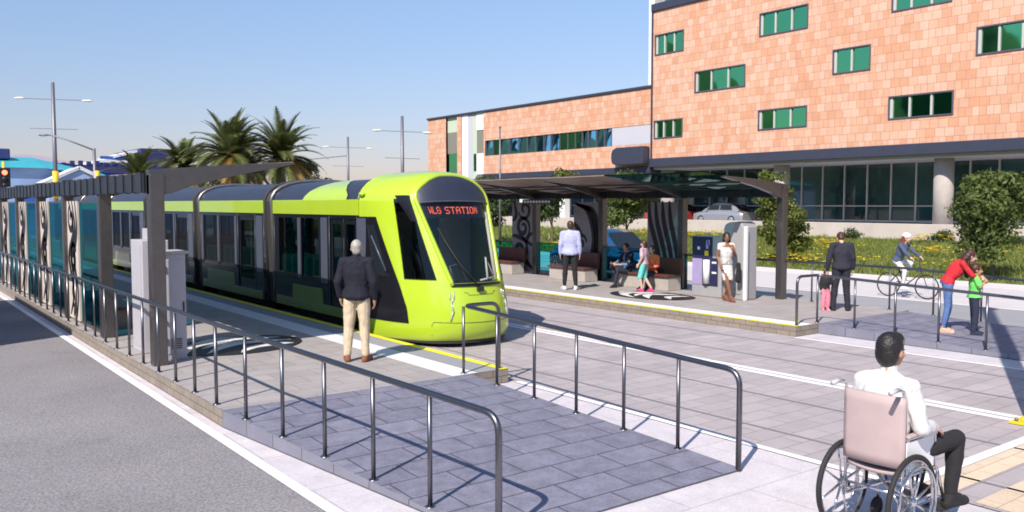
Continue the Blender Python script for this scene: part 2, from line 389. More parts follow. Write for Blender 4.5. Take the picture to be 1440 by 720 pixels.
# platform one, ramp one
H1 = .2
def platform(name, x0, x1, y0, y1, h):
    mb = MB()
    mb.quad((x0, y0, h), (x1, y0, h), (x1, y1, h), (x0, y1, h), 0)
    for x in (x0, x1): mb.quad((x, y0, -.03), (x, y1, -.03), (x, y1, h), (x, y0, h), 1)
    for y in (y0, y1): mb.quad((x0, y, -.03), (x1, y, -.03), (x1, y, h), (x0, y, h), 2)
    return struct(mb.build(name, [M['plat'], M['face'], M['facex']]))
platform('platform', 3.29, 7.47, 9.9, 60, H1)
def ramp(name, pts, h):
    (xa0, xa1, ya), (xb0, xb1, yb) = pts
    mb = MB(); a = (xa0, ya, h); b = (xa1, ya, h); c = (xb1, yb, .012); d = (xb0, yb, .012)
    mb.quad(a, b, c, d, 0)
    g = lambda p: (p[0], p[1], -.03)
    for p, q in ((a, d), (b, c), (d, c)): mb.quad(p, q, g(q), g(p), 1)
    return struct(mb.build(name, [M['slate'], M['slateface']]))
ramp('platform_ramp', ((3.29, 6.8, 9.897), (3.8, 6.8, 5.2)), H1)
sheet('platform_edge_line', rect(7.33, 7.472, 9.9, 60), H1+.004, M['yellow_line'])
sheet('tactile_paving', rect(6.5, 6.93, 9.9, 60), H1+.004, M['tactile'])
sheet('platform_edging', rect(6.95, 7.32, 9.9, 60), H1+.003, M['asphalt_far'])
platform('platform', 14.55, 18.85, 9.9, 60, H1)
ramp('platform_ramp', ((15.3, 18.6, 9.897), (15.3, 18.6, 4.6)), H1)
sheet('platform_edge_line', rect(14.548, 14.68, 9.9, 60), H1+.004, M['yellow_line'])
sheet('tactile_paving', rect(14.70, 15.1, 9.9, 60), H1+.004, M['white_line'])
# kerb of the bank and the grassy bank
mb = MB(); mb.box(28, 28.25, -60, 120, -.02, .13); struct(mb.build('kerb', M['footpath'], bevel=.02))
def bankz(x, y): 
    t = (x-28.25)/15.75
    return .1+.6*t+.07*math.sin(x*1.3+y*.7)*t*(1-t)*2+.05*math.sin(y*1.9)*t*(1-t)
mb = MB(); mb.grid(lambda u, v: (u, v, bankz(u, v)), np.linspace(28.25, 44, 22), np.linspace(-30, 110, 120)); struct(mb.build('grass_bank', M['grassbase']))
mb = MB(); mb.box(44.3, 75, -30, 110, 0, 1.2); struct(mb.build('terrace', M['footpath']))
# hills across the harbour side, behind the viewer
mb = MB()
def hillf(u, v):
    a = u; d = 330+v*260
    h = 2.35*(38+10*math.sin(a*7)+9*math.sin(a*17+1)+5*math.sin(a*41))*math.sin(min(1, v*1.5)*math.pi/2)
    return (math.cos(a)*d, math.sin(a)*d, -.5+h)
mb.grid(hillf, np.linspace(R(112), R(300), 120), np.linspace(0, 1, 10)); struct(mb.build('hills', M['hill']))
# ------------------------------------------------------------------ the terracotta building
bld = thing('office_building', 'tall terracotta tiled office block with scattered green windows above round concrete columns', 'building', (45, 30, 0))
W1 = [(39.8, 42.45, 13.02, 14.45), (30.2, 33.65, 12.98, 14.42), (21.8, 25.06, 12.98, 14.42), (12.6, 15.9, 12.98, 14.42),
      (34.66, 38.8, 10.05, 11.47), (26.2, 28.54, 10.05, 11.47), (17.3, 20.55, 10.05, 11.47), (8.6, 12.0, 10.05, 11.47),
      (39.82, 42.47, 7.2, 8.48), (30.15, 33.64, 7.2, 8.46), (21.58, 25.1, 7.2, 8.46), (11.0, 14.4, 7.2, 8.46), (2.5, 6, 7.2, 8.46)]
toX = lambda X: (lambda a, b, d: (X+d, a, b))
mb = MB(); mb.holed(-20, 42.62, 5.82, 16.1, W1, toX(45), .22, 0, 1)
mb.quad((45, 42.62, 5.82), (70, 42.62, 5.82), (70, 42.62, 16.1), (45, 42.62, 16.1), 2)
mb.quad((45, -20, 5.82), (70, -20, 5.82), (70, -20, 16.1), (45, -20, 16.1), 2)
tall = mb.build('wall', [M['tile'], M['frame'], M['tilex']], bld, fix=False)
def bwindow(parent, y0, y1, z0, z1, X, pane, n, white=True):
    mb = MB(); t = .075
    mb.box(X-.05, X+.16, y0, y1, z0, z0+t); mb.box(X-.05, X+.16, y0, y1, z1-t, z1)
    mb.box(X-.05, X+.16, y0, y0+t, z0+t, z1-t); mb.box(X-.05, X+.16, y1-t, y1, z0+t, z1-t)
    w = mb.build('window', M['frame'], parent)
    for k in range(1, n):
        y = y0+(y1-y0)*k/n; m2 = MB(); m2.box(X+.02, X+.13, y-.055, y+.055, z0+t, z1-t); m2.build('mullion', M['mullion'], w)
    if white: m2 = MB(); m2.box(X+.03, X+.13, y1-t-.16, y1-t-.003, z0+t, z1-t); m2.build('side_mullion', M['mullion'], w)
    for k in range(n):
        p = MB()
        ya, yb = y0+(y1-y0)*k/n, y0+(y1-y0)*(k+1)/n
        e = random.uniform(-.012, .012)
        p.quad((X+.11+e, ya, z0), (X+.11-e, yb, z0), (X+.11-e*1.2, yb, z1), (X+.11+e*.8, ya, z1)); p.build('pane', pane, w, fix=False)
for (a, b, c, d) in W1: bwindow(bld, a, b, c, d, 45, M['green_pane'], 2 if b-a < 2.5 else 3)
mb = MB(); mb.box(44.86, 70, -20, 42.75, 16.1, 16.62); mb.build('roof_band', M['fascia'], bld, bevel=.03)
# glazed storey over the band
mb = MB(); mb.quad((45.4, -20, 16.62), (45.4, 42, 16.62), (45.4, 42, 20), (45.4, -20, 20)); mb.quad((45.4, 42, 16.62), (70, 42, 16.62), (70, 42, 20), (45.4, 42, 20))
up = mb.build('upper_glazing', M['green_pane'], bld, fix=False)
for k in range(28): mb = MB(); mb.box(45.3, 45.4, 42-.1-k*1.5, 42-k*1.5, 16.62, 20); mb.build('mullion', M['mullion'], up)
mb = MB(); mb.box(44.9, 70, -20, 42.4, 20, 20.4); mb.build('roof', M['fascia'], bld)
mb = MB(); mb.box(44.92, 45.25, 42.62, 42.74, 5.8, 16.1); mb.build('corner_trim', M['fascia'], bld)
mb = MB(); mb.box(45.3, 46.2, 42.8, 43.35, 10.9, 20.4); mb.build('corner_fin', M['whitep'], bld)
mb = MB(); mb.box(44.8, 70, -20, 42.75, 5.22, 5.82); mb.build('fascia', M['fascia'], bld, bevel=.03)
mb = MB(); mb.box(45.2, 70, -20, 42.7, 5.05, 5.22); mb.build('soffit', M['palegrey'], bld)
# ground floor glazing
mb = MB(); mb.quad((50, -20, 1.2), (50, 73, 1.2), (50, 73, 5.1), (50, -20, 5.1)); gl = mb.build('shopfront_glazing', M['dark_pane'], bld, fix=False)
for y in np.arange(-5, 73, 1.55): mb = MB(); mb.box(49.9, 50.02, y-.045, y+.045, 1.5, 5.05); mb.build('mullion', M['mullion'], gl)
mb = MB(); mb.box(49.91, 50.02, -20, 73, 1.5, 1.62); mb.build('sill_rail', M['mullion'], gl)
mb = MB(); mb.box(49.92, 50.03, -20, 73, 2.45, 2.52); mb.build('transom', M['mullion'], gl)
for y in (-8, 2.2, 12.4, 22.6, 32.75, 42.3):
    mb = MB(); mb.cyl((46.3, y), .5, 1.2, 5.05, 28); mb.build('column', M['col'], bld)
# low wing
WW = [(47.0, 63.08, 7.0, 8.3)]
mb = MB(); mb.holed(42.75, 63.3, 5.3, 10.85, [(42.76, 63.08, 6.92, 8.28)], toX(45), .2, 0, 1)
mb.quad((45, 69.5, 3), (45, 72.75, 3), (45, 72.75, 10.85), (45, 69.5, 10.85), 0)
mb.quad((45, 66.85, 3), (45, 67.6, 3), (45, 67.6, 10.85), (45, 66.85, 10.85), 0)
mb.quad((45, 72.75, 0), (70, 72.75, 0), (70, 72.75, 10.85), (45, 72.75, 10.85), 2)
wing = mb.build('wing_wall', [M['tile'], M['frame'], M['tilex']], bld, fix=False)
mb = MB(); mb.box(44.88, 70, 42.76, 72.85, 10.85, 11.02); mb.build('wing_roof', M['fascia'], bld, bevel=.02)
mb = MB(); mb.box(44.86, 46, 42.76, 63.3, 4.85, 5.3); mb.build('wing_fascia', M['fascia'], bld, bevel=.02)
wb = MB(); wb.box(45.03, 45.12, 42.77, 46.75, 6.93, 8.27); wb.build('grey_panel', M['palegrey'], wing)
ys = [63.0, 61.9, 60.9, 59.5, 58.2, 57, 55.9, 54.8, 53.9, 52.8, 51.8, 50.9, 50.1, 49.4, 48.5, 47.6, 46.8]
for i in range(len(ys)-1):
    k = 'blue_pane' if (i in (0, 2, 3) or 4 <= i <= 8 or i >= 12) else 'green_pane'
    mb = MB(); e = random.uniform(-.03, .03)
    mb.quad((45.12+e, ys[i], 6.93), (45.12-e, ys[i+1], 6.93), (45.12-e+.01+(.1 if k[0] == 'b' else 0), ys[i+1], 8.27), (45.12+e+(.1 if k[0] == 'b' else 0), ys[i], 8.27)); mb.build('pane', M[k], wing, fix=False)
for y in ys: mb = MB(); mb.box(45.02, 45.14, y-.05, y+.05, 6.93, 8.27); mb.build('mullion', M['frame'], wing)
# striped stair bay
mb = MB()
mb.box(45.2, 45.4, 67.6, 69.5, 3, 5.6, 2); mb.box(45.2, 45.4, 67.6, 69.5, 7.4, 9.4, 1); mb.box(45.2, 45.4, 67.6, 69.5, 9.4, 10.85, 0)
mb.box(45.05, 45.3, 65.9, 66.85, 3, 10.85, 4); mb.box(45.08, 45.3, 65.1, 65.9, 3, 10.85, 3); mb.box(45.1, 45.3, 64.5, 65.1, 3, 10.85, 0)
mb.box(45.06, 45.3, 63.3, 64.5, 9.3, 10.85, 4); mb.box(45.12, 45.3, 63.3, 64.5, 7.2, 9.3, 1); mb.box(45.06, 45.3, 63.3, 64.5, 5.3, 7.2, 4); mb.box(45.12, 45.3, 63.3, 64.5, 3, 5.3, 1)
bay = mb.build('stair_bay', [M['palegreen'], M['olive'], M['olive'], M['palegrey'], M['whitep']], bld)
mb = MB(); mb.quad((45.18, 67.65, 5.6), (45.18, 69.45, 5.6), (45.18, 69.45, 7.4), (45.18, 67.65, 7.4)); mb.build('pane', M['green_pane'], bay, fix=False)
mb = MB(); mb.quad((45.09, 64.55, 5.6), (45.09, 65.0, 5.6), (45.09, 65.0, 7.2), (45.09, 64.55, 7.2)); mb.build('pane', M['green_pane'], bay, fix=False)
# rounded entrance hood at the joint of wing and block
def hood(a, b, d): return (d, a, b)
pl = [(42.8, 5.3), (45.6, 5.3), (45.9, 5.45), (46.0, 5.8), (46.0, 6.3), (45.85, 6.62), (45.5, 6.78), (42.8, 6.78)]
mb = MB(); mb.prism([(a, 5.45+(b-5.3)*.85) for a, b in pl], hood, 44.2, 44.9); mb.build('entrance_hood', M['fascia'], bld, bevel=.04)
mb = MB(); mb.box(50.3, 70, -20, 73, 0, 5.05); mb.build('ground_storey', M['fascia'], bld)
mb = MB(); mb.box(45.5, 70, -19.9, 42.5, 5.3, 16); mb.build('inner_block', M['fascia'], bld)
mb = MB(); mb.box(45.5, 70, 43, 72.6, 5, 10.8); mb.build('wing_block', M['fascia'], bld)
# wing ground floor piers
for y in (47.5, 52.8, 58.1):
    mb = MB(); mb.box(45.3, 45.9, y-.3, y+.3, 1.2, 4.9); mb.build('pier', M['whitep'], bld, bevel=.02)

# retaining wall in front of the terrace
mb = MB(); mb.box(44, 44.3, -30, 110, .1, 1.56); tag(mb.build('retaining_wall', M['wallconc'], bevel=.02), 'low beige concrete retaining wall at the top of the grass bank', 'wall')

# ------------------------------------------------------------------ far blocks beyond the platform
def blk(name, label, loc): return thing(name, label, 'building', loc)
t = blk('hall', 'pale blue hall with a sloping teal roof beyond the platform at far left', (4, 84, 0))
mb = MB(); mb.box(-22, 13.6, 80, 98, 0, 5.6); w = mb.build('wall', M['bpale'], t)
mb = MB(); mb.prism([(79.6, 5.55), (87, 6.75), (98, 6.75), (98, 5.6)], lambda a, b, d: (d, a, b), -22.3, 12.4)
mb.add([(12.4, 79.6, 5.55), (12.4, 87, 6.75), (17.2, 81.5, 5.2), (17, 79.6, 5.0)], [(0, 1, 2, 3)]); mb.build('roof', M['broof'], t, fix=False)
mb = MB(); mb.box(10.3, 12, 79.9, 80, 2.4, 3.9); mb.build('blue_door', M['bblue'], t)
mb = MB(); mb.add([(13.0, 79.85, 5.3), (14.6, 79.85, 5.3), (14.3, 79.85, 4.2), (13.0, 79.95, 5.3), (14.6, 79.95, 5.3), (14.3, 79.95, 4.2)], [(0, 1, 2), (3, 5, 4), (0, 3, 4, 1), (1, 4, 5, 2), (2, 5, 3, 0)]); mb.build('dark_awning', M['bnavy'], t)
mb = MB(); mb.box(8.8, 10.4, 84, 86, 6.4, 7.3); mb.build('plant_box', M['bnavy'], t, bevel=.1)
t = blk('marquee', 'small white edged blue gabled marquee between the two lamp posts', (14, 75, 0))
mb = MB(); mb.prism([(11.8, 0), (16.2, 0), (16.2, 4.3), (14, 5.35), (11.8, 4.3)], lambda a, b, d: (a, d, b), 75, 79); mb.build('wall', M['bpale'], t)
mb = MB()
for s in (-1, 1): mb.bar((14, 74.9, 5.5), (14+s*2.6, 74.9, 4.2), .25, .14, (0, 1, 0)); mb.add([(14, 74.8, 5.52), (14+s*2.6, 74.8, 4.25), (14+s*2.6, 79.2, 4.25), (14, 79.2, 5.52)], [(0, 1, 2, 3)])
mb.build('roof', M['whitep'], t, fix=False)
t = blk('warehouse', 'long low blue warehouse with a dark parapet behind the marquee', (20, 92, 0))
mb = MB(); mb.box(13.8, 26, 90, 104, 0, 5.6); mb.build('wall', M['bblue'], t)
mb = MB(); mb.box(13.6, 26.2, 89.85, 104, 5.6, 6.35)
for k in range(16): mb.box(13.9+k*.72, 14.25+k*.72, 89.8, 90.3, 6.35, 6.35+random.uniform(.15, .45))
mb.build('parapet', M['bnavy'], t)
mb = MB(); mb.box(14, 26, 89.9, 90, 3.4, 4.1); mb.build('window_strip', M['bpale'], t)
t = blk('depot', 'blue and white stepped depot block beside the palm trees', (26, 110, 0))
mb = MB(); mb.box(22.5, 29, 108, 122, 0, 7.4); mb.build('wall', M['bblue'], t)
mb = MB(); mb.box(26.4, 30, 106, 118, 0, 9.1); mb.build('tower', M['bnavy'], t)
mb = MB(); mb.box(22.2, 27, 107.5, 122, 7.4, 7.7); mb.add([(23.8, 107.6, 8.2), (26.4, 107.6, 9.0), (26.4, 116, 9.0), (23.8, 116, 8.2), (23.8, 107.6, 7.95), (26.4, 107.6, 8.7), (26.4, 116, 8.7), (23.8, 116, 7.95)], [(0, 1, 2, 3), (7, 6, 5, 4), (0, 4, 5, 1), (1, 5, 6, 2), (2, 6, 7, 3), (3, 7, 4, 0)]); mb.build('roof', M['whitep'], t)
mb = MB(); mb.box(22.4, 26.3, 107.8, 108, 7.8, 8.15); mb.build('roof_step', M['bblue'], t)
t = blk('domed_shed', 'low shed with a curved pale pink roof showing above the teal roof', (17, 120, 0))
mb = MB(); mb.box(13, 21, 118, 132, 0, 7.6); mb.build('wall', M['bnavy'], t)
mb = MB(); mb.prism([(12.5+9*k/12, 7.6+.9*math.sin(math.pi*(k/12)**.8)) for k in range(13)], lambda a, b, d: (a, d, b), 117, 132); mb.build('roof', M['pinkroof'], t)

# ------------------------------------------------------------------ lamps, poles, signal
def twin_lamp(label, x, y, h, arm, grp):
    t = thing('street_lamp', label, 'street lamp', (x, y, 0), 0, grp)
    mb = MB(); mb.tube([(x, y, 0), (x, y, h)], [.17, .12], 12); mb.build('pole', M['pole'], t)
    d = V((.795, -.606, 0)); p = V((x, y, 0))
    mb = MB(); mb.bar(p-d*arm*.92+V((0, 0, h-1.15)), p+d*arm*.92+V((0, 0, h-1.3)), .06, .05); mb.build('cross_arm', M['pole'], t)
    mb = MB(); mb.bar(p-d*arm*.7+V((0, 0, h-3.3)), p+d*arm*.7+V((0, 0, h-3.4)), .05, .045); mb.build('lower_arm', M['pole'], t)
    for s, dz in ((-1, -1.13), (1, -1.33)):
        mb = MB(); mb.ell(p+d*s*arm+V((0, 0, h+dz)), .42, .16, .085, Matrix.Rotation(math.atan2(d.y, d.x), 3, 'Z')); mb.build('lamp_head', M['lampw'], t)
    return t
a = twin_lamp('tall twin armed lamp post with a yellow sleeve, beyond the platform at left', 11.5, 70, 11.4, 2.45, 'twin armed lamp posts')
mb = MB(); mb.cyl((11.5, 70), .21, 3.0, 5.0, 14); mb.build('sleeve', M['yellow'], a)
twin_lamp('twin armed lamp post standing beside the end of the low brick wing', 34.7, 60, 9.6, 2.0, 'twin armed lamp posts')
a = twin_lamp('smaller distant twin armed lamp post right of the palms', 44.9, 90, 10.3, 2.5, 'twin armed lamp posts')
mb = MB(); mb.bar((44.9, 90, 8.15), (44.9-.795*4.6, 90+.606*4.6, 7.7), .1, .1); mb.build('bracket_arm', M['pole'], a)
t = thing('street_lamp', 'lamp post with one long arm rising to the left, in front of the blue warehouse', 'street lamp', (11.1, 55, 0))
mb = MB(); mb.tube([(11.1, 55, 0), (11.1, 55, 5.85)], .09, 10); mb.build('pole', M['pole'], t)
d = V((.795, -.606, 0)); p = V((11.1, 55, 5.75))
mb = MB(); mb.tube([p, p-d*1.6+V((0, 0, .62)), p-d*2.4+V((0, 0, .86)), p-d*2.8+V((0, 0, .9))], .045, 8); mb.build('arm', M['pole'], t)
mb = MB(); mb.ell(p-d*2.95+V((0, 0, .88)), .3, .12, .07, Matrix.Rotation(math.atan2(d.y, d.x), 3, 'Z')); mb.build('lamp_head', M['pole'], t)
mb = MB(); mb.cyl((11.2, 54.8), .13, 3.6, 4.55, 12); mb.build('sleeve', M['yellow'], t)
t = thing('metal_pole', 'slim bare metal pole in front of the low brick wing', 'pole', (29.6, 40, 0))
mb = MB(); mb.tube([(29.6, 40, 0), (29.6, 40, 7.0)], [.07, .05], 10); mb.build('pole', M['pole'], t)
mb = MB(); mb.ell((29.6, 40, 7.02), .08, .08, .08); mb.build('finial', M['pole'], t)
t = thing('traffic_light', 'traffic light showing red at the far left end of the shelter', 'traffic light', (4.7, 40, 0))
mb = MB(); mb.tube([(4.7, 40, 0), (4.7, 40, 4.3)], .055, 10); mb.build('pole', M['yellow'], t)
mb = MB(); mb.box(4.5, 4.9, 39.7, 39.95, 3.15, 4.05); hd = mb.build('signal_head', M['postdark'], t, bevel=.03)
for z, k in ((3.86, 'redlamp'), (3.6, 'postdark'), (3.34, 'postdark')):
    mb = MB(); mb.ell((4.7, 39.69, z), .1, .04, .1); mb.build('lens', M[k], hd)
# leaning street wire lamp arm between palms and twin lamp
t = thing('catenary_pole', 'tall yellow pole on a square foot plate at the right edge beyond the wheelchair', 'pole', (11.02, 4.14, 0))
mb = MB(); mb.tube([(10.99, 4.14, .02), (10.99, 4.14, 12.2)], .15, 20); mb.build('pole', M['yellow'], t)
mb = MB(); mb.box(10.76, 11.28, 3.88, 4.4, .006, .035); mb.box(10.86, 11.18, 3.98, 4.3, .035, .07); pl = mb.build('base_plate', M['yellow'], t, bevel=.006)
for sx in (-1, 1):
    for sy in (-1, 1): mb = MB(); mb.cyl((11.02+sx*.2, 4.14+sy*.2), .02, .035, .075, 6); mb.build('bolt', M['pole'], pl)
mb = MB(); mb.ell((11.02, 4.14, 12.25), .24, .24, .3); mb.build('cap', M['yellow'], t)

# ------------------------------------------------------------------ handrails
def rail_sweep(mb, pts, r, mi=0): mb.tube(pts, r, 12, mi=mi)
def corner(p, c, q, rad, k=6):
    p, c, q = V(p), V(c), V(q); a = c+(p-c).normalized()*rad; b = c+(q-c).normalized()*rad
    return [(1-t)**2*a+2*t*(1-t)*c+t*t*b for t in [i/k for i in range(k+1)]]
def handrail(label, path, posts, grp, h=.97, r=.028, pr=.021, ends=(True, True), rad=.16):
    """path: floor points; a bent tube 0.97 m above them, turned down at the ends"""
    t = thing('handrail', label, 'handrail', path[0], 0, grp)
    top = [V(p)+V((0, 0, h)) for p in path]; pts = []
    full = ([V(path[0])] if ends[0] else [])+top+([V(path[-1])] if ends[1] else [])
    pts.append(full[0])
    for i in range(1, len(full)-1):
        ang = (full[i]-full[i-1]).angle(full[i+1]-full[i])
        if ang > .3: pts += corner(full[i-1], full[i], full[i+1], rad if ang > 1 else .08)
        else: pts.append(full[i])
    pts.append(full[-1])
    mb = MB(); rail_sweep(mb, pts, r); mb.build('top_rail', M['steel'], t, fix=False)
    for p in posts:
        mb = MB(); mb.tube([(p[0], p[1], p[2]-.02), (p[0], p[1], p[2]+h-.015)], pr, 10); mb.lathe((p[0], p[1], p[2]), [(0, .013), (.045, .012), (.045, 0)], 12); mb.build('post', M['steel'], t)
    return t
def rz(y, h=.2, y0=9.9, y1=5.2): return max(.012, min(h, h*(y-y1)/(y0-y1)))
def rx(y): return 3.33 if y > 9.9 else 3.33+(9.9-y)/4.7*.52
p1 = [(3.33, 33, .2), (3.33, 9.9, .2), (rx(5.22), 5.22, rz(5.22))]
ys = [15.2-.83*k for k in range(12)]+[15.2+.83*k for k in range(1, 22)]
handrail('long steel handrail along the road side of the near platform and its ramp', p1, [(rx(y), y, rz(y)) for y in ys if y > 5.6], 'steel handrails', ends=(True, True))
handrail('steel handrail on the track side of the near ramp, turned round the platform corner', [(7.36, 9.98, .2), (6.74, 9.98, .2), (6.74, 5.2, .01)], [(6.74, 9.98, .2)]+[(6.74, 9.98-.8*k, rz(9.98-.8*k)) for k in range(1, 6)], 'steel handrails')
handrail('steel handrail on the track side of the far ramp behind the wheelchair user', [(14.68, 9.98, .2), (15.38, 9.98, .2), (15.38, 4.9, .012)], [(15.38, 9.98, .2)]+[(15.38, 9.98-.82*k, rz(9.98-.82*k, .2, 9.9, 4.6)) for k in range(1, 6)], 'steel handrails')
handrail('steel handrail at the back of the far platform and ramp, nearest the cyclist', [(18.55, 17, .2), (18.55, 9.9, .2), (18.55, 4.9, .012)], [(18.55, 16.2-1.0*k, rz(16.2-1.0*k, .2, 9.9, 4.6)) for k in range(0, 12)], 'steel handrails')

# ------------------------------------------------------------------ shelters
def koru(mb, w, h, kind, r=.03, mi=0, to3=None, fat=1):
    """curved ribbons in panel space (0..w, 0..h)"""
    def rib(pts, wd):
        pts = [Vector((p[0], p[1])) for p in pts]; L = []; Rr = []
        n = len(pts)
        for i, p in enumerate(pts):
            d = (pts[min(i+1, n-1)]-pts[max(i-1, 0)]).normalized(); nn = Vector((-d.y, d.x)); k = wd*fat*(.35+.65*math.sin(math.pi*min(1, (i+.6)/n)))
            for q, s in ((L, 1), (Rr, -1)): c = p+nn*k*s; q.append((min(max(c.x, .01), w-.01), min(max(c.y, .01), h-.01)))
        for i in range(n-1):
            mb.add([to3(*L[i]), to3(*L[i+1]), to3(*Rr[i+1]), to3(*Rr[i])], [(0, 1, 2, 3)], mi)
    def spiral(cx, cy, r0, turns, a0, wd, sgn=1):
        rib([(cx+r0*(1-.8*t)*math.cos(a0+sgn*turns*6.283*t), cy+r0*(1-.8*t)*math.sin(a0+sgn*turns*6.283*t)) for t in np.linspace(0, 1, 40)], wd)
    def curve(pts, wd):
        rib([(p.x, p.y) for p in smooth_pts([(a, b, 0) for a, b in pts], 8)], wd)
    if kind == 0:
        spiral(w*.52, h*.62, w*.34, 1.6, -1.2, .05); spiral(w*.4, h*.3, w*.36, 1.3, 1.4, .05, -1); spiral(w*.6, h*.88, w*.3, 1.2, 3.4, .04)
        curve([(0, h*.5), (w*.4, h*.47), (w, h*.36)], .05); curve([(0, h*.12), (w*.5, h*.16), (w, h*.02)], .06); curve([(w*.1, h), (w*.2, h*.8), (0, h*.7)], .05)
        curve([(w, h*.55), (w*.8, h*.5), (w*.7, h*.4)], .04)
    elif kind == 1:
        for k in range(3): curve([(w*(.0+.1*k), h*(.98-.02*k)), (w*(.55+.12*k), h*.86), (w*(.8+.1*k), h*.5), (w*(.6+.12*k), h*.12), (w*(.45+.1*k), 0)], .055)
        curve([(0, h*.72), (w*.25, h*.55), (w*.15, h*.3)], .06); spiral(w*.3, h*.45, w*.22, 1.2, 0, .05)
    elif kind == 2:
        for k in range(4): curve([(w*(.05+.22*k), h), (w*(.1+.22*k), h*.75), (w*(.35+.2*k), h*.4), (w*(.6+.15*k), 0)], .05)
        curve([(0, h*.4), (w*.2, h*.2), (w*.25, 0)], .07)
    else:
        for k in range(3): curve([(w*(.15+.3*k), 0), (w*(.5+.2*k), h*.22), (w*(.12+.25*k), h*.5), (w*(.6+.16*k), h*.74), (w*(.2+.3*k), h)], .05)
        spiral(w*.55, h*.5, w*.3, 1.4, .5, .05); spiral(w*.4, h*.83, w*.28, 1.2, 2, .045); spiral(w*.5, h*.2, w*.26, 1.2, 4, .045)
def shelter(label, X, Ys, s, base, tipx, tipz, glassmat, artmat, kinds, roofx, roofz, closed, panel=1.2):
    """posts in a row at x = X; the roof cantilevers in direction s towards the track"""
    t = thing('tram_shelter', label, 'shelter', (X, Ys[0], base), 0, 'tram shelters')
    zt = 3.1
    for i, y in enumerate(Ys):
        mb = MB(); mb.box(X-.105, X+.105, y-.1, y+.1, base, zt-.06); mb.build('post', M['post'], t, bevel=.015)
        pl = [(0, zt), (0, 2.74), (.18, 2.73), (.32, 2.76), (.6, 2.87), (1.2, 3.02), (tipx, tipz-.03), (tipx, tipz), (1.1, 3.2), (.5, 3.14)]
        mb = MB(); mb.prism([(X+s*(a-.105), b) for a, b in pl], lambda a, b, d: (a, d, b), y-.075, y+.075); mb.build('roof_beam', M['post'], t, bevel=.008)
    y0, y1 = Ys[0], Ys[-1]
    mb = MB(); mb.box(X-.11, X+.11, y0+.2, y1+.2, 2.78, 3.06)
    k = 0
    for y in np.arange(y0+.3, y1, .55): mb.box(X-.125, X-.11, y, y+.27, 2.77, 3.07); mb.box(X+.11, X+.125, y, y+.27, 2.77, 3.07)
    mb.build('eaves_beam', M['postdark'], t)
    for i in range(len(Ys)-1):
        a, b = Ys[i], Ys[i+1]; m = (a+b)/2
        mb = MB(); tk = .03
        f = lambda q, yy, zz: (X+s*q, yy, zz)
        P0 = [f(roofx[0], a, roofz[0]), f(roofx[0], m, roofz[0]-.16), f(roofx[0], b, roofz[0])]
        P1 = [f(roofx[1], a, roofz[1]), f(roofx[1], m, roofz[1]-.01), f(roofx[1], b, roofz[1])]
        for P, Q, mi in ((P0, P1, 0),):
            for j in range(2):
                q = [P[j], P[j+1], Q[j+1], Q[j]]; lo = [(x, y, z-tk) for x, y, z in q]
                mb.add(q+lo, [(0, 1, 2), (0, 2, 3), (6, 5, 4), (7, 6, 4), (0, 4, 5, 1), (1, 5, 6, 2), (2, 6, 7, 3), (3, 7, 4, 0)])
        mb.build('roof_panel', M['roofglass'] if i == 0 and s < 0 else M['canopyroof'], t)
        # purlins
    mb = MB()
    for q in (.5, 1.1, 1.7): mb.box(X+s*q-.03, X+s*q+.03, y0, y1, 2.98+q*.1-.05, 2.98+q*.1)
    mb.build('purlin', M['post'], t)
    for i in range(len(Ys)-1):
        if i in closed: continue
        a, b = Ys[i], Ys[i+1]
        w = b-a-.2; g0 = a+.1 if s < 0 else a+.1
        # art panel beside one post, glass over the rest of the bay
        art0, art1 = (a+.12, a+.12+panel) if s < 0 else (b-.12-panel, b-.12)
        gl0, gl1 = (art1+.04, b-.12) if s < 0 else (a+.12, art0-.04)
        if s < 0: art0, art1, gl0, gl1 = a+.12, a+.12+panel, a+.16+panel, b-.12
        gt = 2.62 if s > 0 else 1.26
        mb = MB(); mb.box(X-.012, X+.012, gl0, gl1, base+.08, gt); g = mb.build('glass_panel', glassmat, t)
        mb = MB(); mb.box(X-.02, X+.02, gl0, gl1, base+.02, base+.08); mb.build('glass_channel', M['post'], g)
        mb = MB(); mb.box(X-.02, X+.02, gl0, gl1, gt, gt+.04); mb.build('glass_capping', M['post'], g)
        if s < 0:
            mb = MB(); cy, cz = gl0+(gl1-gl0)*.5, base+.42
            for k in range(16):
                an = k/16*2*math.pi; mb.bar((X-.018, cy+.06*math.cos(an), cz+.06*math.sin(an)), (X-.018, cy+.27*math.cos(an), cz+.27*math.sin(an)), .012, .004, (1, 0, 0))
                mb.bar((X-.018, cy+.24*math.cos(an+.1), cz+.24*math.sin(an+.1)), (X-.018, cy+.28*math.cos(an), cz+.28*math.sin(an)), .03, .004, (1, 0, 0))
            mb.build('etched_motif', M['etch'], g)
        kd = kinds[i % len(kinds)]
        mb = MB(); mb.box(X-.04, X+.04, art0, art1, base+.05, 2.66); ap = mb.build('art_panel', artmat, t)
        mb = MB(); koru(mb, panel, 2.4, kd, fat=1.7 if s > 0 else 1.75, to3=lambda u, v: (X-.045, (art1-u), base+.1+v)); mb.build('pattern', M['artk'], ap, fix=False)
    return t
YS1 = [13.27, 16.62, 19.98, 23.33, 26.7, 30.05, 33.4]
shelter('bronze metal shelter with pale patterned panels on the near platform, left of the tram', 3.49, YS1, 1, .2, 2.25, 3.27, M['teal_glass2'], M['artw'], [3, 3, 3], (.1, 2.15), (3.12, 3.29), (0,), panel=1.05)
YS2 = [13.05, 16.33, 19.6, 22.9, 26.2, 29.5, 32.8]
t2 = shelter('dark metal shelter with folded canopy over the benches on the far platform', 18.5, YS2, -1, .2, 2.45, 3.27, M['teal_glass'], M['artg'], [2, 2, 1, 0, 1, 2], (0, 3.05), (3.1, 3.36), (0,))
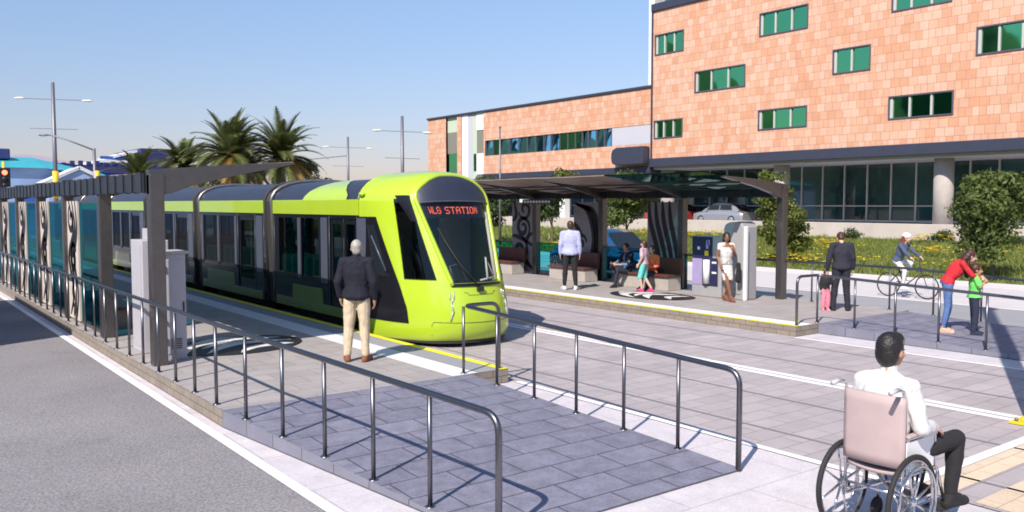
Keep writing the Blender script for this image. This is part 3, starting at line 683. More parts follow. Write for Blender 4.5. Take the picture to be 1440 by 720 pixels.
mb = MB(); mb.box(17.1, 17.16, 20.4, 21.9, 2.6, 2.75); sg = mb.build('sign_blade', M['navy'], t2, bevel=.01)
mb = MB()
for k in range(9): mb.box(17.09, 17.098, 20.5+k*.15, 20.6+k*.15, 2.64, 2.71)
mb.build('lettering', M['artwh'], sg)
# small plants on the roof edges
# ------------------------------------------------------------------ floor artworks (painted on the platforms)
def floor_art(label, cx, cy, ax, ay, rot, z):
    t = thing('floor_artwork', label, 'floor art', (cx, cy, z), rot, 'painted floor artworks', local=True)
    n = 48
    mb = MB(); mb.add([(ax*math.cos(2*math.pi*k/n), ay*math.sin(2*math.pi*k/n), .004) for k in range(n)], [tuple(range(n))]); mb.build('disc', M['artk'], t)
    mb = MB()
    def rib(pts, w):
        pts = smooth_pts([(a*ax, b*ay, 0) for a, b in pts], 8); n = len(pts)
        for i in range(n-1):
            d = (pts[i+1]-pts[i]).normalized(); nn = V((-d.y, d.x, 0)); w0 = w*math.sin(math.pi*(i+.3)/n); w1 = w*math.sin(math.pi*min(1, (i+1.3)/n))
            z8 = V((0, 0, .008)); mb.quad(pts[i]-nn*w0+z8, pts[i]+nn*w0+z8, pts[i+1]+nn*w1+z8, pts[i+1]-nn*w1+z8)
    rib([(-.9, -.1), (-.5, .45), (0, .6), (.5, .35), (.85, .1)], .16); rib([(-.75, -.4), (-.3, -.05), (.1, .1), (.5, -.1), (.8, -.3)], .14)
    rib([(-.4, -.75), (0, -.45), (.4, -.5), (.6, -.65)], .13); rib([(-.3, .75), (.1, .85), (.5, .7)], .08); rib([(-.55, .1), (-.25, .25), (.1, .3), (.35, .12)], .09)
    mb.build('motif', M['artwh'], t, fix=False)
floor_art('black and white swirl painted on the near platform beside the grey cabinets', 5.05, 14.35, 1.15, .95, .3, .205)
floor_art('black and white swirl painted on the far platform in front of the ticket machine', 16.5, 15.6, .85, 1.3, 0, .205)

# ------------------------------------------------------------------ cabinets and machines
t = thing('equipment_cabinet', 'plain pale grey upright cabinet standing just right of the near shelter end post', 'cabinet', (3.82, 13.75, .2))
mb = MB(); mb.box(3.66, 3.98, 13.54, 14.05, .2, 1.84); mb.build('casing', M['cabgrey'], t, bevel=.012)
mb = MB(); mb.box(3.62, 4.02, 13.5, 14.09, 1.84, 1.88); mb.build('lid', M['cabgrey'], t, bevel=.008)
mb = MB(); mb.box(3.69, 3.95, 13.53, 13.54, .3, 1.75); mb.build('door', M['cabgrey'], t, bevel=.004)
mb = MB(); mb.box(3.925, 3.945, 13.51, 13.53, .95, 1.1); mb.build('lock', M['postdark'], t, bevel=.004)
for z in (.45, 1.55): mb = MB(); mb.box(3.67, 3.69, 13.515, 13.54, z, z+.1); mb.build('hinge', M['steel'], t)
for k in range(5): mb = MB(); mb.box(3.74, 3.9, 13.522, 13.53, .38+k*.035, .395+k*.035); mb.build('vent_slot', M['postdark'], t)
t = thing('equipment_cabinet', 'pale grey stepped cabinet with a raised top, partly behind the near shelter end post', 'cabinet', (3.8, 14.7, .2))
mb = MB(); mb.box(3.56, 3.97, 14.4, 15.1, .2, 2.02); mb.build('casing', M['cabgrey'], t, bevel=.012)
mb = MB(); mb.box(3.72, 3.9, 14.5, 15.0, 2.02, 2.2); mb.build('raised_top', M['cabgrey'], t, bevel=.01)
mb = MB(); mb.box(3.76, 3.86, 14.6, 14.9, 2.2, 2.28); mb.build('beacon', M['postdark'], t, bevel=.01)
mb = MB(); mb.box(3.55, 3.56, 14.46, 15.04, .3, 1.95); mb.build('door', M['cabgrey'], t)
# ticket machine
t = thing('ticket_machine', 'grey ticket machine with a navy front and lit slots beside the woman in white', 'ticket machine', (17.6, 14.5, .2))
X = 17.35
mb = MB(); mb.box(X, X+.6, 14.02, 14.98, .2, 1.78); mb.build('casing', M['cabgrey2'], t, bevel=.03)
mb = MB(); mb.box(X-.015, X, 14.3, 14.96, 1.2, 1.76); hp = mb.build('header_panel', M['navy'], t, bevel=.004)
mb = MB(); mb.box(X-.022, X-.015, 14.42, 14.5, 1.45, 1.66); mb.box(X-.022, X-.015, 14.38, 14.46, 1.55, 1.68); mb.build('logo', M['lilac'], hp)
mb = MB(); mb.box(X-.022, X-.015, 14.42, 14.54, 1.28, 1.4); mb.build('card_reader', M['yellow'], hp)
mb = MB(); mb.box(X-.022, X-.015, 14.7, 14.78, 1.42, 1.5); mb.build('screen', M['artwh'], hp)
mb = MB(); mb.box(X-.012, X, 14.66, 14.95, .52, 1.19); mb.build('lilac_panel', M['lilac'], t)
mb = MB(); mb.box(X-.012, X, 14.12, 14.62, .5, 1.22); sl = mb.build('dark_recess', M['navy'], t)
mb = MB(); mb.cyl((X-.02, 14.47), .09, .55, 1.17, 16); mb.build('drum', M['whitep'], sl)
for z in (.82, 1.08): mb = MB(); mb.box(X-.02, X-.012, 14.16, 14.3, z, z+.05); mb.build('coin_slot', M['artwh'], sl)
t = thing('service_cabinet', 'big rounded grey cabinet with a white edge behind the woman in white', 'cabinet', (17.7, 13.75, .2))
pl = [(13.38, .2), (14.0, .2), (14.0, 1.98), (13.95, 2.09), (13.85, 2.14), (13.55, 2.17), (13.45, 2.13), (13.38, 2.02)]
mb = MB(); mb.prism(pl, lambda a, b, d: (d, a, b), 17.4, 17.95); mb.build('casing', M['cabgrey2'], t, bevel=.03)
mb = MB(); mb.box(17.39, 17.5, 13.3, 13.375, .2, 2.05); mb.build('edge_trim', M['whitep'], t, bevel=.02)
mb = MB(); mb.box(17.385, 17.4, 13.44, 13.95, .35, 1.5); dr = mb.build('door', M['cabgrey2'], t, bevel=.004)
mb = MB(); mb.box(17.37, 17.385, 13.5, 13.54, 1.1, 1.16); mb.build('handle', M['artwh'], dr)
# benches on the far platform
def bench(label, y0, y1):
    t = thing('bench', label, 'bench', (17.9, (y0+y1)/2, .2), 0, 'concrete benches with panel backs')
    mb = MB(); mb.box(17.66, 18.2, y0, y1, .2, .58); mb.build('plinth', M['bconc'], t, bevel=.015)
    mb = MB(); mb.box(17.6, 18.24, y0-.03, y1+.03, .58, .64); mb.build('seat', M['wood'], t, bevel=.01)
    mb = MB(); mb.box(18.2, 18.3, y0, y0+.55*(y1-y0), .64, 1.08); mb.build('backrest', M['wood'], t, bevel=.01)
bench('concrete bench with reddish back, behind the seated man in a white shirt', 23.2, 25.9)
bench('concrete bench with reddish back, behind the standing man in the lavender blazer', 19.5, 21.2)
bench('dark bench carrying the woman in orange and the man with crossed legs', 16.1, 18.2)
t = thing('bench', 'low slatted bench behind the grey cabinets on the near platform', 'bench', (3.95, 18.3, .2))
mb = MB(); mb.box(3.75, 4.2, 17.2, 19.5, .6, .66); mb.build('seat', M['wood'], t, bevel=.01)
for y in (17.5, 19.2): mb = MB(); mb.box(3.8, 4.15, y-.05, y+.05, .2, .6); mb.build('leg', M['post'], t)
# ------------------------------------------------------------------ the tram
TX = 9.0
tram = thing('tram', 'lime green and black tram with orange destination lettering, stopped at the near platform', 'tram', (TX, 14, 0))
def side(X): return lambda a, b, d: (X+(d if X < TX else -d), a, b)
TOP = [(1.3, 2.67), (1.27, 2.76), (1.2, 2.87), (1.06, 2.97), (.86, 3.05), (.6, 3.10), (.3, 3.125), (0, 3.13)]
NTOP = [(1.3, 2.67), (1.27, 2.78), (1.2, 2.9), (1.08, 3.02), (.92, 3.12), (.7, 3.19), (.35, 3.235), (0, 3.25)]
ROOFP = [(-a, z) for a, z in TOP]+[(a, z) for a, z in TOP[-2::-1]]
def module(y0, y1, items, skirt, flip=False):
    """items: (ya, yb, kind)"""
    mb = MB()
    holes = [(a, b, 1.04 if k == 'w' else .42, 2.3) for a, b, k in items if k in 'wd']
    for s in (-1, 1): mb.holed(y0, y1, .3, 2.37, holes, side(TX+s*1.3), .07)
    mb.quad((TX-1.3, y0, .3), (TX+1.3, y0, .3), (TX+1.3, y0, .31), (TX-1.3, y0, .31))
    body = mb.build('car_body', M['tblack'], tram, fix=False)
    mb = MB(); mb.grid(lambda u, v: (TX+ROOFP[int(u)][0], v, ROOFP[int(u)][1]), range(len(ROOFP)), [y0, y1]); 
    mb.quad((TX-1.25, y0, 2.36), (TX+1.25, y0, 2.36), (TX+1.25, y1, 2.36), (TX-1.25, y1, 2.36)); mb.build('roof_fairing', M['tnavy'], body, fix=False)
    for s in (-1, 1): mb = MB(); mb.box(TX+s*1.31-.012, TX+s*1.31+.012, y0, y1, 2.38, 2.69); mb.build('lime_stripe', M['lime'], body, bevel=.005)
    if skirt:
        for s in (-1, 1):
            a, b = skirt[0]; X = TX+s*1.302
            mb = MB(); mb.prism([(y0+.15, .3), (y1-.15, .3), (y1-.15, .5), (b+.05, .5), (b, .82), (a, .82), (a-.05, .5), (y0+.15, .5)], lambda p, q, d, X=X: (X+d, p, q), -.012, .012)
            mb.build('lime_skirt', M['limeshade'], body, bevel=.005)
    for s in (-1, 1):
        for y in (y0+.03, y1-.03, *[i[0]-.03 for i in items if i[2] == 'd'], *[i[1]+.03 for i in items if i[2] == 'd']):
            mb = MB(); mb.tube([(TX+s*1.302, y, .34), (TX+s*1.302, y, 2.36)], .006, 4); mb.build('panel_joint', M['tgrey'], body)
        mb = MB(); mb.tube([(TX+s*1.303, y0+.05, .93), (TX+s*1.303, y1-.05, .93)], .005, 4); mb.build('rubbing_strip', M['rubber'], body)
    mb = MB(); mb.box(TX-1.2, TX+1.2, y0+.05, y1-.05, .28, .4); mb.build('floor', M['tfloor'], body)
    mb = MB(); mb.box(TX-.95, TX+.95, y0+.3, y1-.3, .06, .28); mb.build('underframe', M['rubber'], body)
    for a, b, k in items:
        for s in (-1, 1):
            X = TX+s*1.3
            if k == 'w':
                mb = MB(); mb.quad((X-s*.012, a, 1.04), (X-s*.012, b, 1.04), (X-s*.012, b, 2.3), (X-s*.012, a, 2.3)); mb.build('window', M['tglass'], body, fix=False)
            elif k == 'd':
                m = (a+b)/2
                for c, d in (((a, m), (m, b)) if b-a > 1.15 else ((a, b),)):
                    mb = MB(); mb.holed(c+.01, d-.01, .42, 2.3, [(c+.1, d-.1, .75, 2.2)], lambda p, q, dd, X=X, s=s: (X-s*(.02+dd), p, q), .03); dr = mb.build('door', M['tblack'], tram, fix=False)
                    mb = MB(); mb.quad((X-s*.03, c+.1, .75), (X-s*.03, d-.1, .75), (X-s*.03, d-.1, 2.2), (X-s*.03, c+.1, 2.2)); g = mb.build('door_glass', M['tglass'], body, fix=False)
            elif k == 'p':
                mb = MB(); mb.box(X-.014, X+.014, a, b, .95, 2.32); mb.build('pillar_panel', M['tgrey'], body, bevel=.004)
            elif k == 'm':
                mb = MB(); mb.box(X-.022, X+.022, a, b, .98, 2.3); mb.build('window_mullion', M['tgrey'], body, bevel=.004)
    # seats beside the windows
    for a, b, k in items:
        if k != 'w': continue
        for s in (-1, 1):
            for q in (.28, .78):
                y = a+(b-a)*q
                mb = MB(); mb.box(TX+s*.85-.4, TX+s*.85+.3, y-.2, y+.2, .8, .9); mb.box(TX+s*.85-.4, TX+s*.85+.3, y+.14, y+.22, .9, 1.45); mb.box(TX+s*.85-.1, TX+s*.85, y-.1, y+.1, .4, .8); mb.build('seat', M['tealseat'], body, bevel=.04)
    return body
I1 = [(15.12, 16.3, 'd'), (16.42, 16.72, 'p'), (16.85, 17.74, 'w'), (17.76, 17.9, 'm'), (17.95, 19.0, 'w')]
def I2(y): return [(y+.1, y+.5, 'p'), (y+.62, y+1.76, 'd'), (y+1.86, y+2.0, 'm'), (y+2.05, y+3.1, 'w'), (y+3.2, y+3.32, 'm'), (y+3.4, y+4.5, 'w'), (y+4.56, y+4.7, 'p')]
B1 = module(15.0, 19.3, I1, [(16.7, 18.2)])
mods = [B1]
for y in (19.9, 25.3, 30.7, 36.1, 41.5): mods.append(module(y, y+4.8, I2(y), [(y+2.1, y+4.2)]))
for y in (19.3, 24.7, 30.1, 35.5, 40.9):
    prof = [(-1.27, .3), (-1.29, 2.4)]+[(p, z+.005) for p, z in ROOFP]+[(1.29, 2.4), (1.27, .3)]
    mb = MB(); n = 9
    mb.grid(lambda u, v: (TX+prof[int(u)][0]*(1-.02*(int(round((v-y)/.6*(n-1))) % 2)), v, prof[int(u)][1]-.03*(int(round((v-y)/.6*(n-1))) % 2)*(prof[int(u)][1] > 2.5)), range(len(prof)), [y+.6*k/(n-1) for k in range(n)], sm=False)
    bl = mb.build('bellows', M['bellow'], tram, fix=False)
    mb = MB()
    for yy in (y+.02, y+.42):
        hoop = [(TX+p*1.0, yy+(.10 if z > 2.4 else .10*(z/2.4)**2), z+.02) for p, z in prof]
        mb = MB(); mb.tube(hoop, .045, 8); mb.build('hoop', M['bellowtop'] if yy < y+.1 else M['bellow'], bl)
# rear end closing panel
mb = MB(); mb.add([(TX+p, 46.3, z) for p, z in [(-1.3, .3)]+ROOFP+[(1.3, .3)]], [tuple(range(len(ROOFP)+2))]); mb.build('rear_panel', M['lime'], tram)
# lime roof cowl hump on each shoulder
def shoulder(zz, tp=None): 
    tp = tp or TOP
    for (a, z), (a2, z2) in zip(tp, tp[1:]):
        if z <= zz <= z2: return a+(a2-a)*(zz-z)/(z2-z)
    return 1.3
for s in (-1, 1):
    def hump(u, v, s=s):
        t = (u-15.5)/(17.6-15.5)
        zt = 2.69+.405*max(0, math.sin(math.pi*min(1, (1-t)**.9*.96)))**.8 if t < 1 else 2.69
        z = 2.66+(zt-2.66)*v; return (TX+s*(shoulder(z)+.022), u, z+.01)
    mb = MB(); mb.grid(hump, np.linspace(15.5, 17.6, 34), np.linspace(0, 1, 8)); mb.build('roof_cowl', M['lime'], tram, fix=False)

# nose: outline half width against distance behind the tip, low and high
LOW = [(0, 0), (.3, .03), (.5, .1), (.7, .24), (.85, .43), (1.0, .76), (1.12, 1.12), (1.22, 1.6), (1.3, None)]
HIGH = [(0, 0), (.42, .03), (.7, .12), (.86, .26), (1.0, .5), (1.12, .78), (1.2, 1.02), (1.26, 1.25), (1.3, None)]
TIP = [(.08, 12.85), (.14, 12.72), (.3, 12.62), (.7, 12.63), (1.15, 12.8), (3.0, 13.66), (3.1, 13.76), (3.2, 13.92), (3.25, 14.25)]
def interp(tb, z):
    if z <= tb[0][0]: return tb[0][1]
    for (a, b), (c, d) in zip(tb, tb[1:]):
        if z <= c: return b+(d-b)*(z-a)/(c-a)
    return tb[-1][1]
def nose(u, z, off=0):
    """u from -8 (left body) over 0 (tip) to 8 (right body)"""
    s = -1 if u < 0 else 1; a = min(8, abs(u)); i = min(7, int(a)); f = a-i
    tip = interp(TIP, z); k = min(1, max(0, (z-1.1)/1.7)); D = 15.06-tip
    def P(tb, j):
        j = max(-8, min(8, j)); sg = -1 if j < 0 else 1; w, d = tb[abs(j)]; return sg*w, (D if d is None else min(d, D*.93))
    res = []
    for tb in (LOW, HIGH):
        p0, p1, p2, p3 = P(tb, i-1), P(tb, i), P(tb, i+1), P(tb, i+2)
        res.append([.5*((2*p1[c])+(p2[c]-p0[c])*f+(2*p0[c]-5*p1[c]+4*p2[c]-p3[c])*f*f+(3*p1[c]-p0[c]-3*p2[c]+p3[c])*f**3) for c in (0, 1)])
    w = res[0][0]*(1-k)+res[1][0]*k; d = res[0][1]*(1-k)+res[1][1]*k
    sh = shoulder(min(z, 3.245), NTOP)/1.3 if z > 2.67 else 1
    w *= sh; w = min(w, 1.3)
    p = V((TX+s*w, tip+d, z))
    if off:
        e = .04; a_ = nose(u+e, z)-nose(u-e, z); b_ = nose(u, z+.03)-nose(u, z-.03)
        n = a_.cross(b_)
        if n.length > 1e-9: p = p+n.normalized()*off
    return p
zz = [.1, .14, .2, .3, .5, .8, 1.15, 1.5, 1.9, 2.3, 2.67, 2.8, 2.95, 3.05, 3.15, 3.22, 3.28, 3.32, 3.345]
mb = MB(); mb.grid(lambda u, v: nose(u, v), np.linspace(-8, 8, 97), [z for z in zz if z <= 1.12]+[1.12])
# upper part: leave the windscreen opening out
def in_screen(u, z): return abs(u) < scr(z) and 1.16 < z < ztop(u)
def scr(z): return 2.05+.62*min(1, max(0, (z-1.15)/1.7))
def ztop(u):
    a = min(1, abs(u)/2.75); return 3.135-.40*a**2.6
US = np.linspace(-8, 8, 161); ZS = np.linspace(1.12, 3.244, 90)
mbv = MB(); pts = {}
for j in range(len(ZS)-1):
    for i in range(len(US)-1):
        if in_screen((US[i]+US[i+1])/2, (ZS[j]+ZS[j+1])/2): continue
        uc, zc = (US[i]+US[i+1])/2, (ZS[j]+ZS[j+1])/2
        if 3.15+.06 < abs(uc) < 5.3+(-1.0)*min(1, (zc-1.22)/1.5) and 1.24 < zc < 2.62+.08*(4.4-abs(uc)): continue
        q = []
        for a, b in ((i, j), (i+1, j), (i+1, j+1), (i, j+1)):
            if (a, b) not in pts: pts[(a, b)] = len(mb.v); mb.v.append(tuple(nose(US[a], ZS[b])))
            q.append(pts[(a, b)])
        mb.f.append(tuple(q)); mb.mi.append(0); mb.sm.append(True)
nz = mb.build('cab_shell', M['lime'], tram, fix=False)
# roof closing between cowl and roof
mb = MB(); mb.add([tuple(nose(u, 3.243)+V((0, 0, .002))) for u in np.linspace(-8, 8, 40)], [tuple(range(40))]); mb.build('cab_roof', M['tnavy'], nz)
def patch(name, m, parent, ulo, uhi, z0, z1, off, nu=14, nz_=26, both=False, thick=0):
    """panel laid on the nose between two curves u = ulo(z) and u = uhi(z)"""
    for s in ((1, -1) if both else (1,)):
        mb = MB(); mb.grid(lambda a, z, s=s: nose(s*(ulo(z)+(uhi(z)-ulo(z))*a), z, off*1.0), np.linspace(0, 1, nu), np.linspace(z0, z1, nz_), flip=(s < 0)); o = mb.build(name, m, parent, fix=False)
    return o
# windscreen and the navy panel above, as column grids under the arched top
def front(name, m, zlo, zhi, off, usc=1.0, nu=40, nv=24, inset=0):
    mb = MB()
    mb.grid(lambda a, b: (lambda z: nose(a*(scr(z)-inset), z, off))(zlo(a)+(min(zhi, ztop(a*2.67)-.0)-zlo(a))*b), np.linspace(-1, 1, nu), np.linspace(0, 1, nv))
    return mb.build(name, m, nz, fix=False)
front('windscreen', M['wglass'], lambda a: 1.14, 2.62, .012)
front('destination_fairing', M['tnavy'], lambda a: 2.60+.035*(1-a*a), 9, .016)
# rim around the glass
rim = []
for z in np.linspace(1.12, 2.7, 22): rim.append(nose(-scr(z)-.03, z, .006))
for a in np.linspace(-1, 1, 40)[1:-1]:
    u = a*2.67; z = ztop(u)+.004
    if z > 2.7: rim.append(nose(u, z, .006))
for z in np.linspace(2.7, 1.12, 22): rim.append(nose(scr(z)+.03, z, .006))
mb = MB(); mb.tube(rim, .042, 8); mb.build('windscreen_rim', M['lime'], nz)
mb = MB(); mb.tube([nose(u, 1.13, .012) for u in np.linspace(-2.1, 2.1, 24)], .03, 6); mb.build('windscreen_sill', M['tblack'], nz)
mb = MB(); mb.tube([nose(a*2.6, 2.615+.035*(1-a*a), .014) for a in np.linspace(-1, 1, 26)], .013, 6); mb.build('trim_line', M['tgrey'], nz)
# side quarter windows
patch('quarter_window', M['tglass'], nz, lambda z: 3.12, lambda z: 5.34-1.0*min(1, (z-1.22)/1.5), 1.22, 2.7, .008, both=True)
patch('black_quarter_corner', M['tblack'], nz, lambda z: 3.1, lambda z: 3.12+1.15*(z-1.95)/.85, 2.28, 2.76, .014, both=True)
# black cab side panel
pan = patch('cab_side_panel', M['tblack'], nz, lambda z: 5.45+.9*(z-.42)/2.1, lambda z: 8, .42, 2.36, .012, both=True)
patch('cab_side_glass', M['carglass'], nz, lambda z: 6.25+.3*(z-1.2), lambda z: 7.15, 1.25, 2.2, .02, both=True)
patch('grey_blind', M['tgrey'], nz, lambda z: 7.2+.35*(2.3-z), lambda z: 8, 1.35, 2.33, .022, both=True)
for s in (-1, 1): mb = MB(); mb.tube([nose(s*6.3, 1.35, .05), nose(s*6.85, 2.0, .05)], .018, 6); mb.build('camera_arm', M['tgrey'], nz)
for s in (-1, 1):
    mb = MB(); mb.ell(nose(s*7.4, 2.78, .03), .055, .09, .05); mb.build('marker_lamp', M['lime'], nz)
# headlights: jagged vertical light strips
for s in (-1, 1):
    mb = MB(); L = [(2.12, 1.02), (2.2, .9), (2.46, .82), (2.42, .68), (2.62, .5)]
    for (a, b), (c, d) in zip(L, L[1:]): mb.tube([nose(s*a, b, .008), nose(s*(a+c)/2, (b+d)/2, .008), nose(s*c, d, .008)], .014, 6)
    mb.tube([nose(s*2.4, 1.0, .008), nose(s*2.5, .88, .008)], .011, 6)
    mb.build('headlight', M['lens'], nz)
# bumper joint lines, hatch, badge line
mb = MB(); mb.tube([nose(u, .46+.012*abs(u)/3, .0015) for u in np.linspace(-3.9, 3.9, 40)], .005, 5)
for s in (-1, 1): mb.tube([nose(s*3.9, .475, .0015), nose(s*4.05, .42, .0015), nose(s*3.95, .22, .0015)], .005, 5)
mb.tube([nose(u, 1.0-.05*(abs(u) < 1.0), .0015) for u in np.linspace(-1.2, 1.2, 14)], .005, 5); mb.build('panel_joint', M['rubber'], nz)
mb = MB(); mb.grid(lambda u, v: nose(u, .16, -.03)+V((0, 0, -v)), np.linspace(-6.5, 6.5, 50), [0, .1]); mb.build('lower_valance', M['rubber'], nz, fix=False)
for s in (-1, 1):
    mb = MB(); mb.box(TX+s*.6-.06, TX+s*.6+.06, 14.3, 14.9, .0, .6); mb.build('wheel_cover', M['rubber'], nz, bevel=.05)
# wiper
mb = MB(); a, b, c = nose(-.1, 1.06, .04), nose(-1.0, 1.5, .05), nose(-1.55, 1.95, .04); mb.tube([a, b, c], .014, 6); mb.tube([nose(-.75, 1.25, .04), nose(-1.7, 2.15, .035)], .012, 5); mb.box(a.x-.06, a.x+.06, a.y-.04, a.y+.03, 1.02, 1.1); mb.build('wiper', M['rubber'], nz)
# destination display behind the glass
GL = dict(W='10001 10001 10001 10101 10101 11011 10001', L='10000 10000 10000 10000 10000 10000 11111', G='01110 10001 10000 10111 10001 10001 01110',
          S='01111 10000 10000 01110 00001 00001 11110', T='11111 00100 00100 00100 00100 00100 00100', A='01110 10001 10001 11111 10001 10001 10001', I='111 010 010 010 010 010 111',
          O='01110 10001 10001 10001 10001 10001 01110', N='10001 11001 10101 10101 10011 10001 10001')
cells = []; x = 0
for ch in 'WLG STATION':
    if ch == ' ': x += 4; continue
    rows = GL[ch].split()
    for j, r in enumerate(rows):
        for i, q in enumerate(r):
            if q == '1': cells.append((x+i, j))
    x += len(rows[0])+1
tot = x-1
mb = MB(); mb.grid(lambda u, v: nose(u, v, -.05), np.linspace(-2.4, 2.4, 30), [2.36, 2.59]); ds = mb.build('destination_display', M['tblack'], tram, fix=False)
mb = MB(); uw = 2.95/tot; zh = .0185
for i, j in cells:
    u0 = -1.8+i*uw; z1 = 2.565-j*zh
    mb.quad(nose(u0, z1-zh*.86, -.043), nose(u0+uw*.9, z1-zh*.86, -.043), nose(u0+uw*.9, z1, -.043), nose(u0, z1, -.043))
mb.build('led_lettering', M['amber'], ds, fix=False)
# inside of the cab
mb = MB(); mb.box(TX-1.15, TX+1.15, 14.75, 14.8, .4, 2.45); cb = mb.build('cab_partition', M['tlining'], tram)
mb = MB(); mb.box(TX-.25, TX+.35, 14.72, 14.75, .4, 2.4); mb.build('partition_door', M['teal'], cb)
mb = MB(); mb.prism([(13.05, .4), (14.1, .4), (14.0, 1.1), (13.15, 1.14)], lambda a, b, d: (d, a, b), TX-.72, TX+.72); mb.build('dashboard', M['postdark'], tram, bevel=.05)
ds_ = MB(); ds_.box(TX-.25, TX+.25, 14.2, 14.6, .8, .92); ds_.box(TX-.25, TX+.25, 14.52, 14.64, .92, 1.75); ds_.build('driver_seat', M['tblack'], tram, bevel=.06)
mb = MB(); mb.tube([nose(.9, 1.24, -.06), nose(1.2, 1.62, -.08), nose(1.75, 1.3, -.06)], .022, 6); mb.tube([nose(.3, 1.22, -.06), nose(2.0, 1.25, -.06)], .022, 6); mb.tube([nose(1.95, 1.2, -.05), nose(2.45, 2.45, -.05)], .03, 6); mb.build('sun_visor_frame', M['artw'], tram)
mb = MB(); mb.tube([nose(-1.7, 1.2, -.08), nose(-1.65, 1.5, -.1), nose(-.75, 1.55, -.1), nose(-.6, 1.2, -.08)], .014, 6); mb.build('grab_bar', M['tgrey'], tram)
mb = MB(); mb.box(TX-.8, TX+.8, 13.5, 15, .26, .4); mb.build('cab_floor', M['tfloor'], tram)

# ------------------------------------------------------------------ cars
def car(label, loc, rotz, paint, L=4.4, Wd=1.76, Ht=1.5, group=None, flip=1, dark=True):
    t = thing('parked_car', label, 'car', loc, rotz, group, local=True)
    h = L/2; w = Wd/2
    prof = [(-h, .32), (-h-.03+.05, .62), (-h+.08, .9), (-h*.62, .98), (-h*.58, .99), (h*.42, .98), (h*.72, .93), (h-.1, .78), (h, .55), (h-.04, .3)]
    def xs(z, y): return w*(1-.06*max(0, (z-.6)))
    secs = []
    mb = MB()
    ys = [a for a, b in prof]
    N_ = len(prof)
    fr = [-1, -.93, -.6, 0, .6, .93, 1]
    # lower shell
    rows = []
    for k in range(41):
        y = -h+L*k/40
        e = math.sqrt(max(0, 1-(abs(y)/h)**8)); top = .72+.28*(1-((y+.25)/h)**2*.75) if True else 0
        top = min(1.0, max(.55, top)); ww = w*(.82+.18*e)
        arch = 0
        rows.append([(-ww, y, .3), (-ww*1.0, y, .55), (-ww*.985, y, top*.82), (-ww*.9, y, top), (0, y, top+.035), (ww*.9, y, top), (ww*.985, y, top*.82), (ww, y, .55), (ww, y, .3)])
    mb.grid(lambda u, v: rows[int(v)][int(u)], range(9), range(41)); 
    mb.add(rows[0], [tuple(range(9))]); mb.add(rows[-1], [tuple(range(8, -1, -1))]); body = mb.build('body', paint, t)
    # greenhouse
    cab = [(-h*.86, .95), (-h*.62, 1.32), (-h*.34, Ht-.03), (0, Ht), (h*.2, Ht-.06), (h*.58, .95)]
    rail = smooth_pts([(0, a, b) for a, b in cab], 5)
    def gh(u, v):
        p = rail[int(v)]; k = (p.z-.9)/(Ht-.9); ww = w*(.92-.2*k)
        return [(-w*.91, p.y, .9), (-ww, p.y, p.z-.05*k), (-ww*.86, p.y, p.z), (0, p.y, p.z+.03), (ww*.86, p.y, p.z), (ww, p.y, p.z-.05*k), (w*.91, p.y, .9)][int(u)]
    mb = MB(); mb.grid(gh, range(7), range(len(rail))); mb.build('roof', paint, t)
    for s in (-1, 1):
        for a0, a1 in ((-h*.6, -h*.12), (-h*.08, h*.34)):
            mb = MB()
            def sw(y, z):
                k = (z-.9)/(Ht-.9); return (s*(w*(.915-.2*k)+.012), y, z)
            za = min(Ht-.14, 1.32); mb.quad(sw(a0, 1.0), sw(a1+(.12 if a1 > 0 else 0), 1.0), sw(a1-.1*(a1 > 0), za), sw(a0+.12*(a0 < -h*.3), za)); mb.build('side_window', M['carglass'], t, fix=False)
    mb = MB(); mb.quad((-w*.78, h*.555, 1.0), (w*.78, h*.555, 1.0), (w*.66, h*.26, Ht-.1), (-w*.66, h*.26, Ht-.1)); mb.v = [(x, y+.02, z+.02) for x, y, z in mb.v]; mb.build('windscreen', M['carglass'], t, fix=False)
    mb = MB(); mb.quad((-w*.76, -h*.85, 1.0), (w*.76, -h*.85, 1.0), (w*.66, -h*.6, 1.34), (-w*.66, -h*.6, 1.34)); mb.v = [(x, y-.03, z+.02) for x, y, z in mb.v]; mb.build('rear_window', M['carglass'], t, fix=False)
    for s in (-1, 1):
        for y in (-h*.6, h*.62):
            mb = MB(); X = s*(w-.1)
            mb.tube([(X-.1, y, .32), (X-.09, y, .32), (X+.09, y, .32), (X+.1, y, .32)], [.29, .32, .32, .29], 24); wh = mb.build('wheel', M['rubber'], t)
            mb = MB(); mb.tube([(X+s*.1, y, .32), (X+s*.108, y, .32)], [.21, .19], 16); mb.build('rim', M['carsilver'], wh)
        mb = MB(); mb.ell((s*w*.68, h-.12, .68), .2, .1, .08); mb.build('headlight', M['lens'], t)
        mb = MB(); mb.ell((s*w*.72, -h+.07, .8), .16, .06, .09); mb.build('tail_lamp', M['carred'], t)
        mb = MB(); mb.ell((s*(w+.04), h*.38, 1.02), .09, .06, .07); mb.build('mirror', paint, t)
    return t
car('dark blue hatchback seen through the teal glass of the far shelter', (21.6, 22.6, .0), R(180), M['carblue'], 4.8, 1.85, 1.68)
car('silver car parked on the terrace by the glass front, right of the red car', (48.0, 38.6, 1.2), R(0), M['carsilver'], 4.3, group='cars parked on the terrace')
car('red car parked on the terrace beside a silver car', (48.2, 43.6, 1.2), R(0), M['carred'], 4.3, group='cars parked on the terrace')
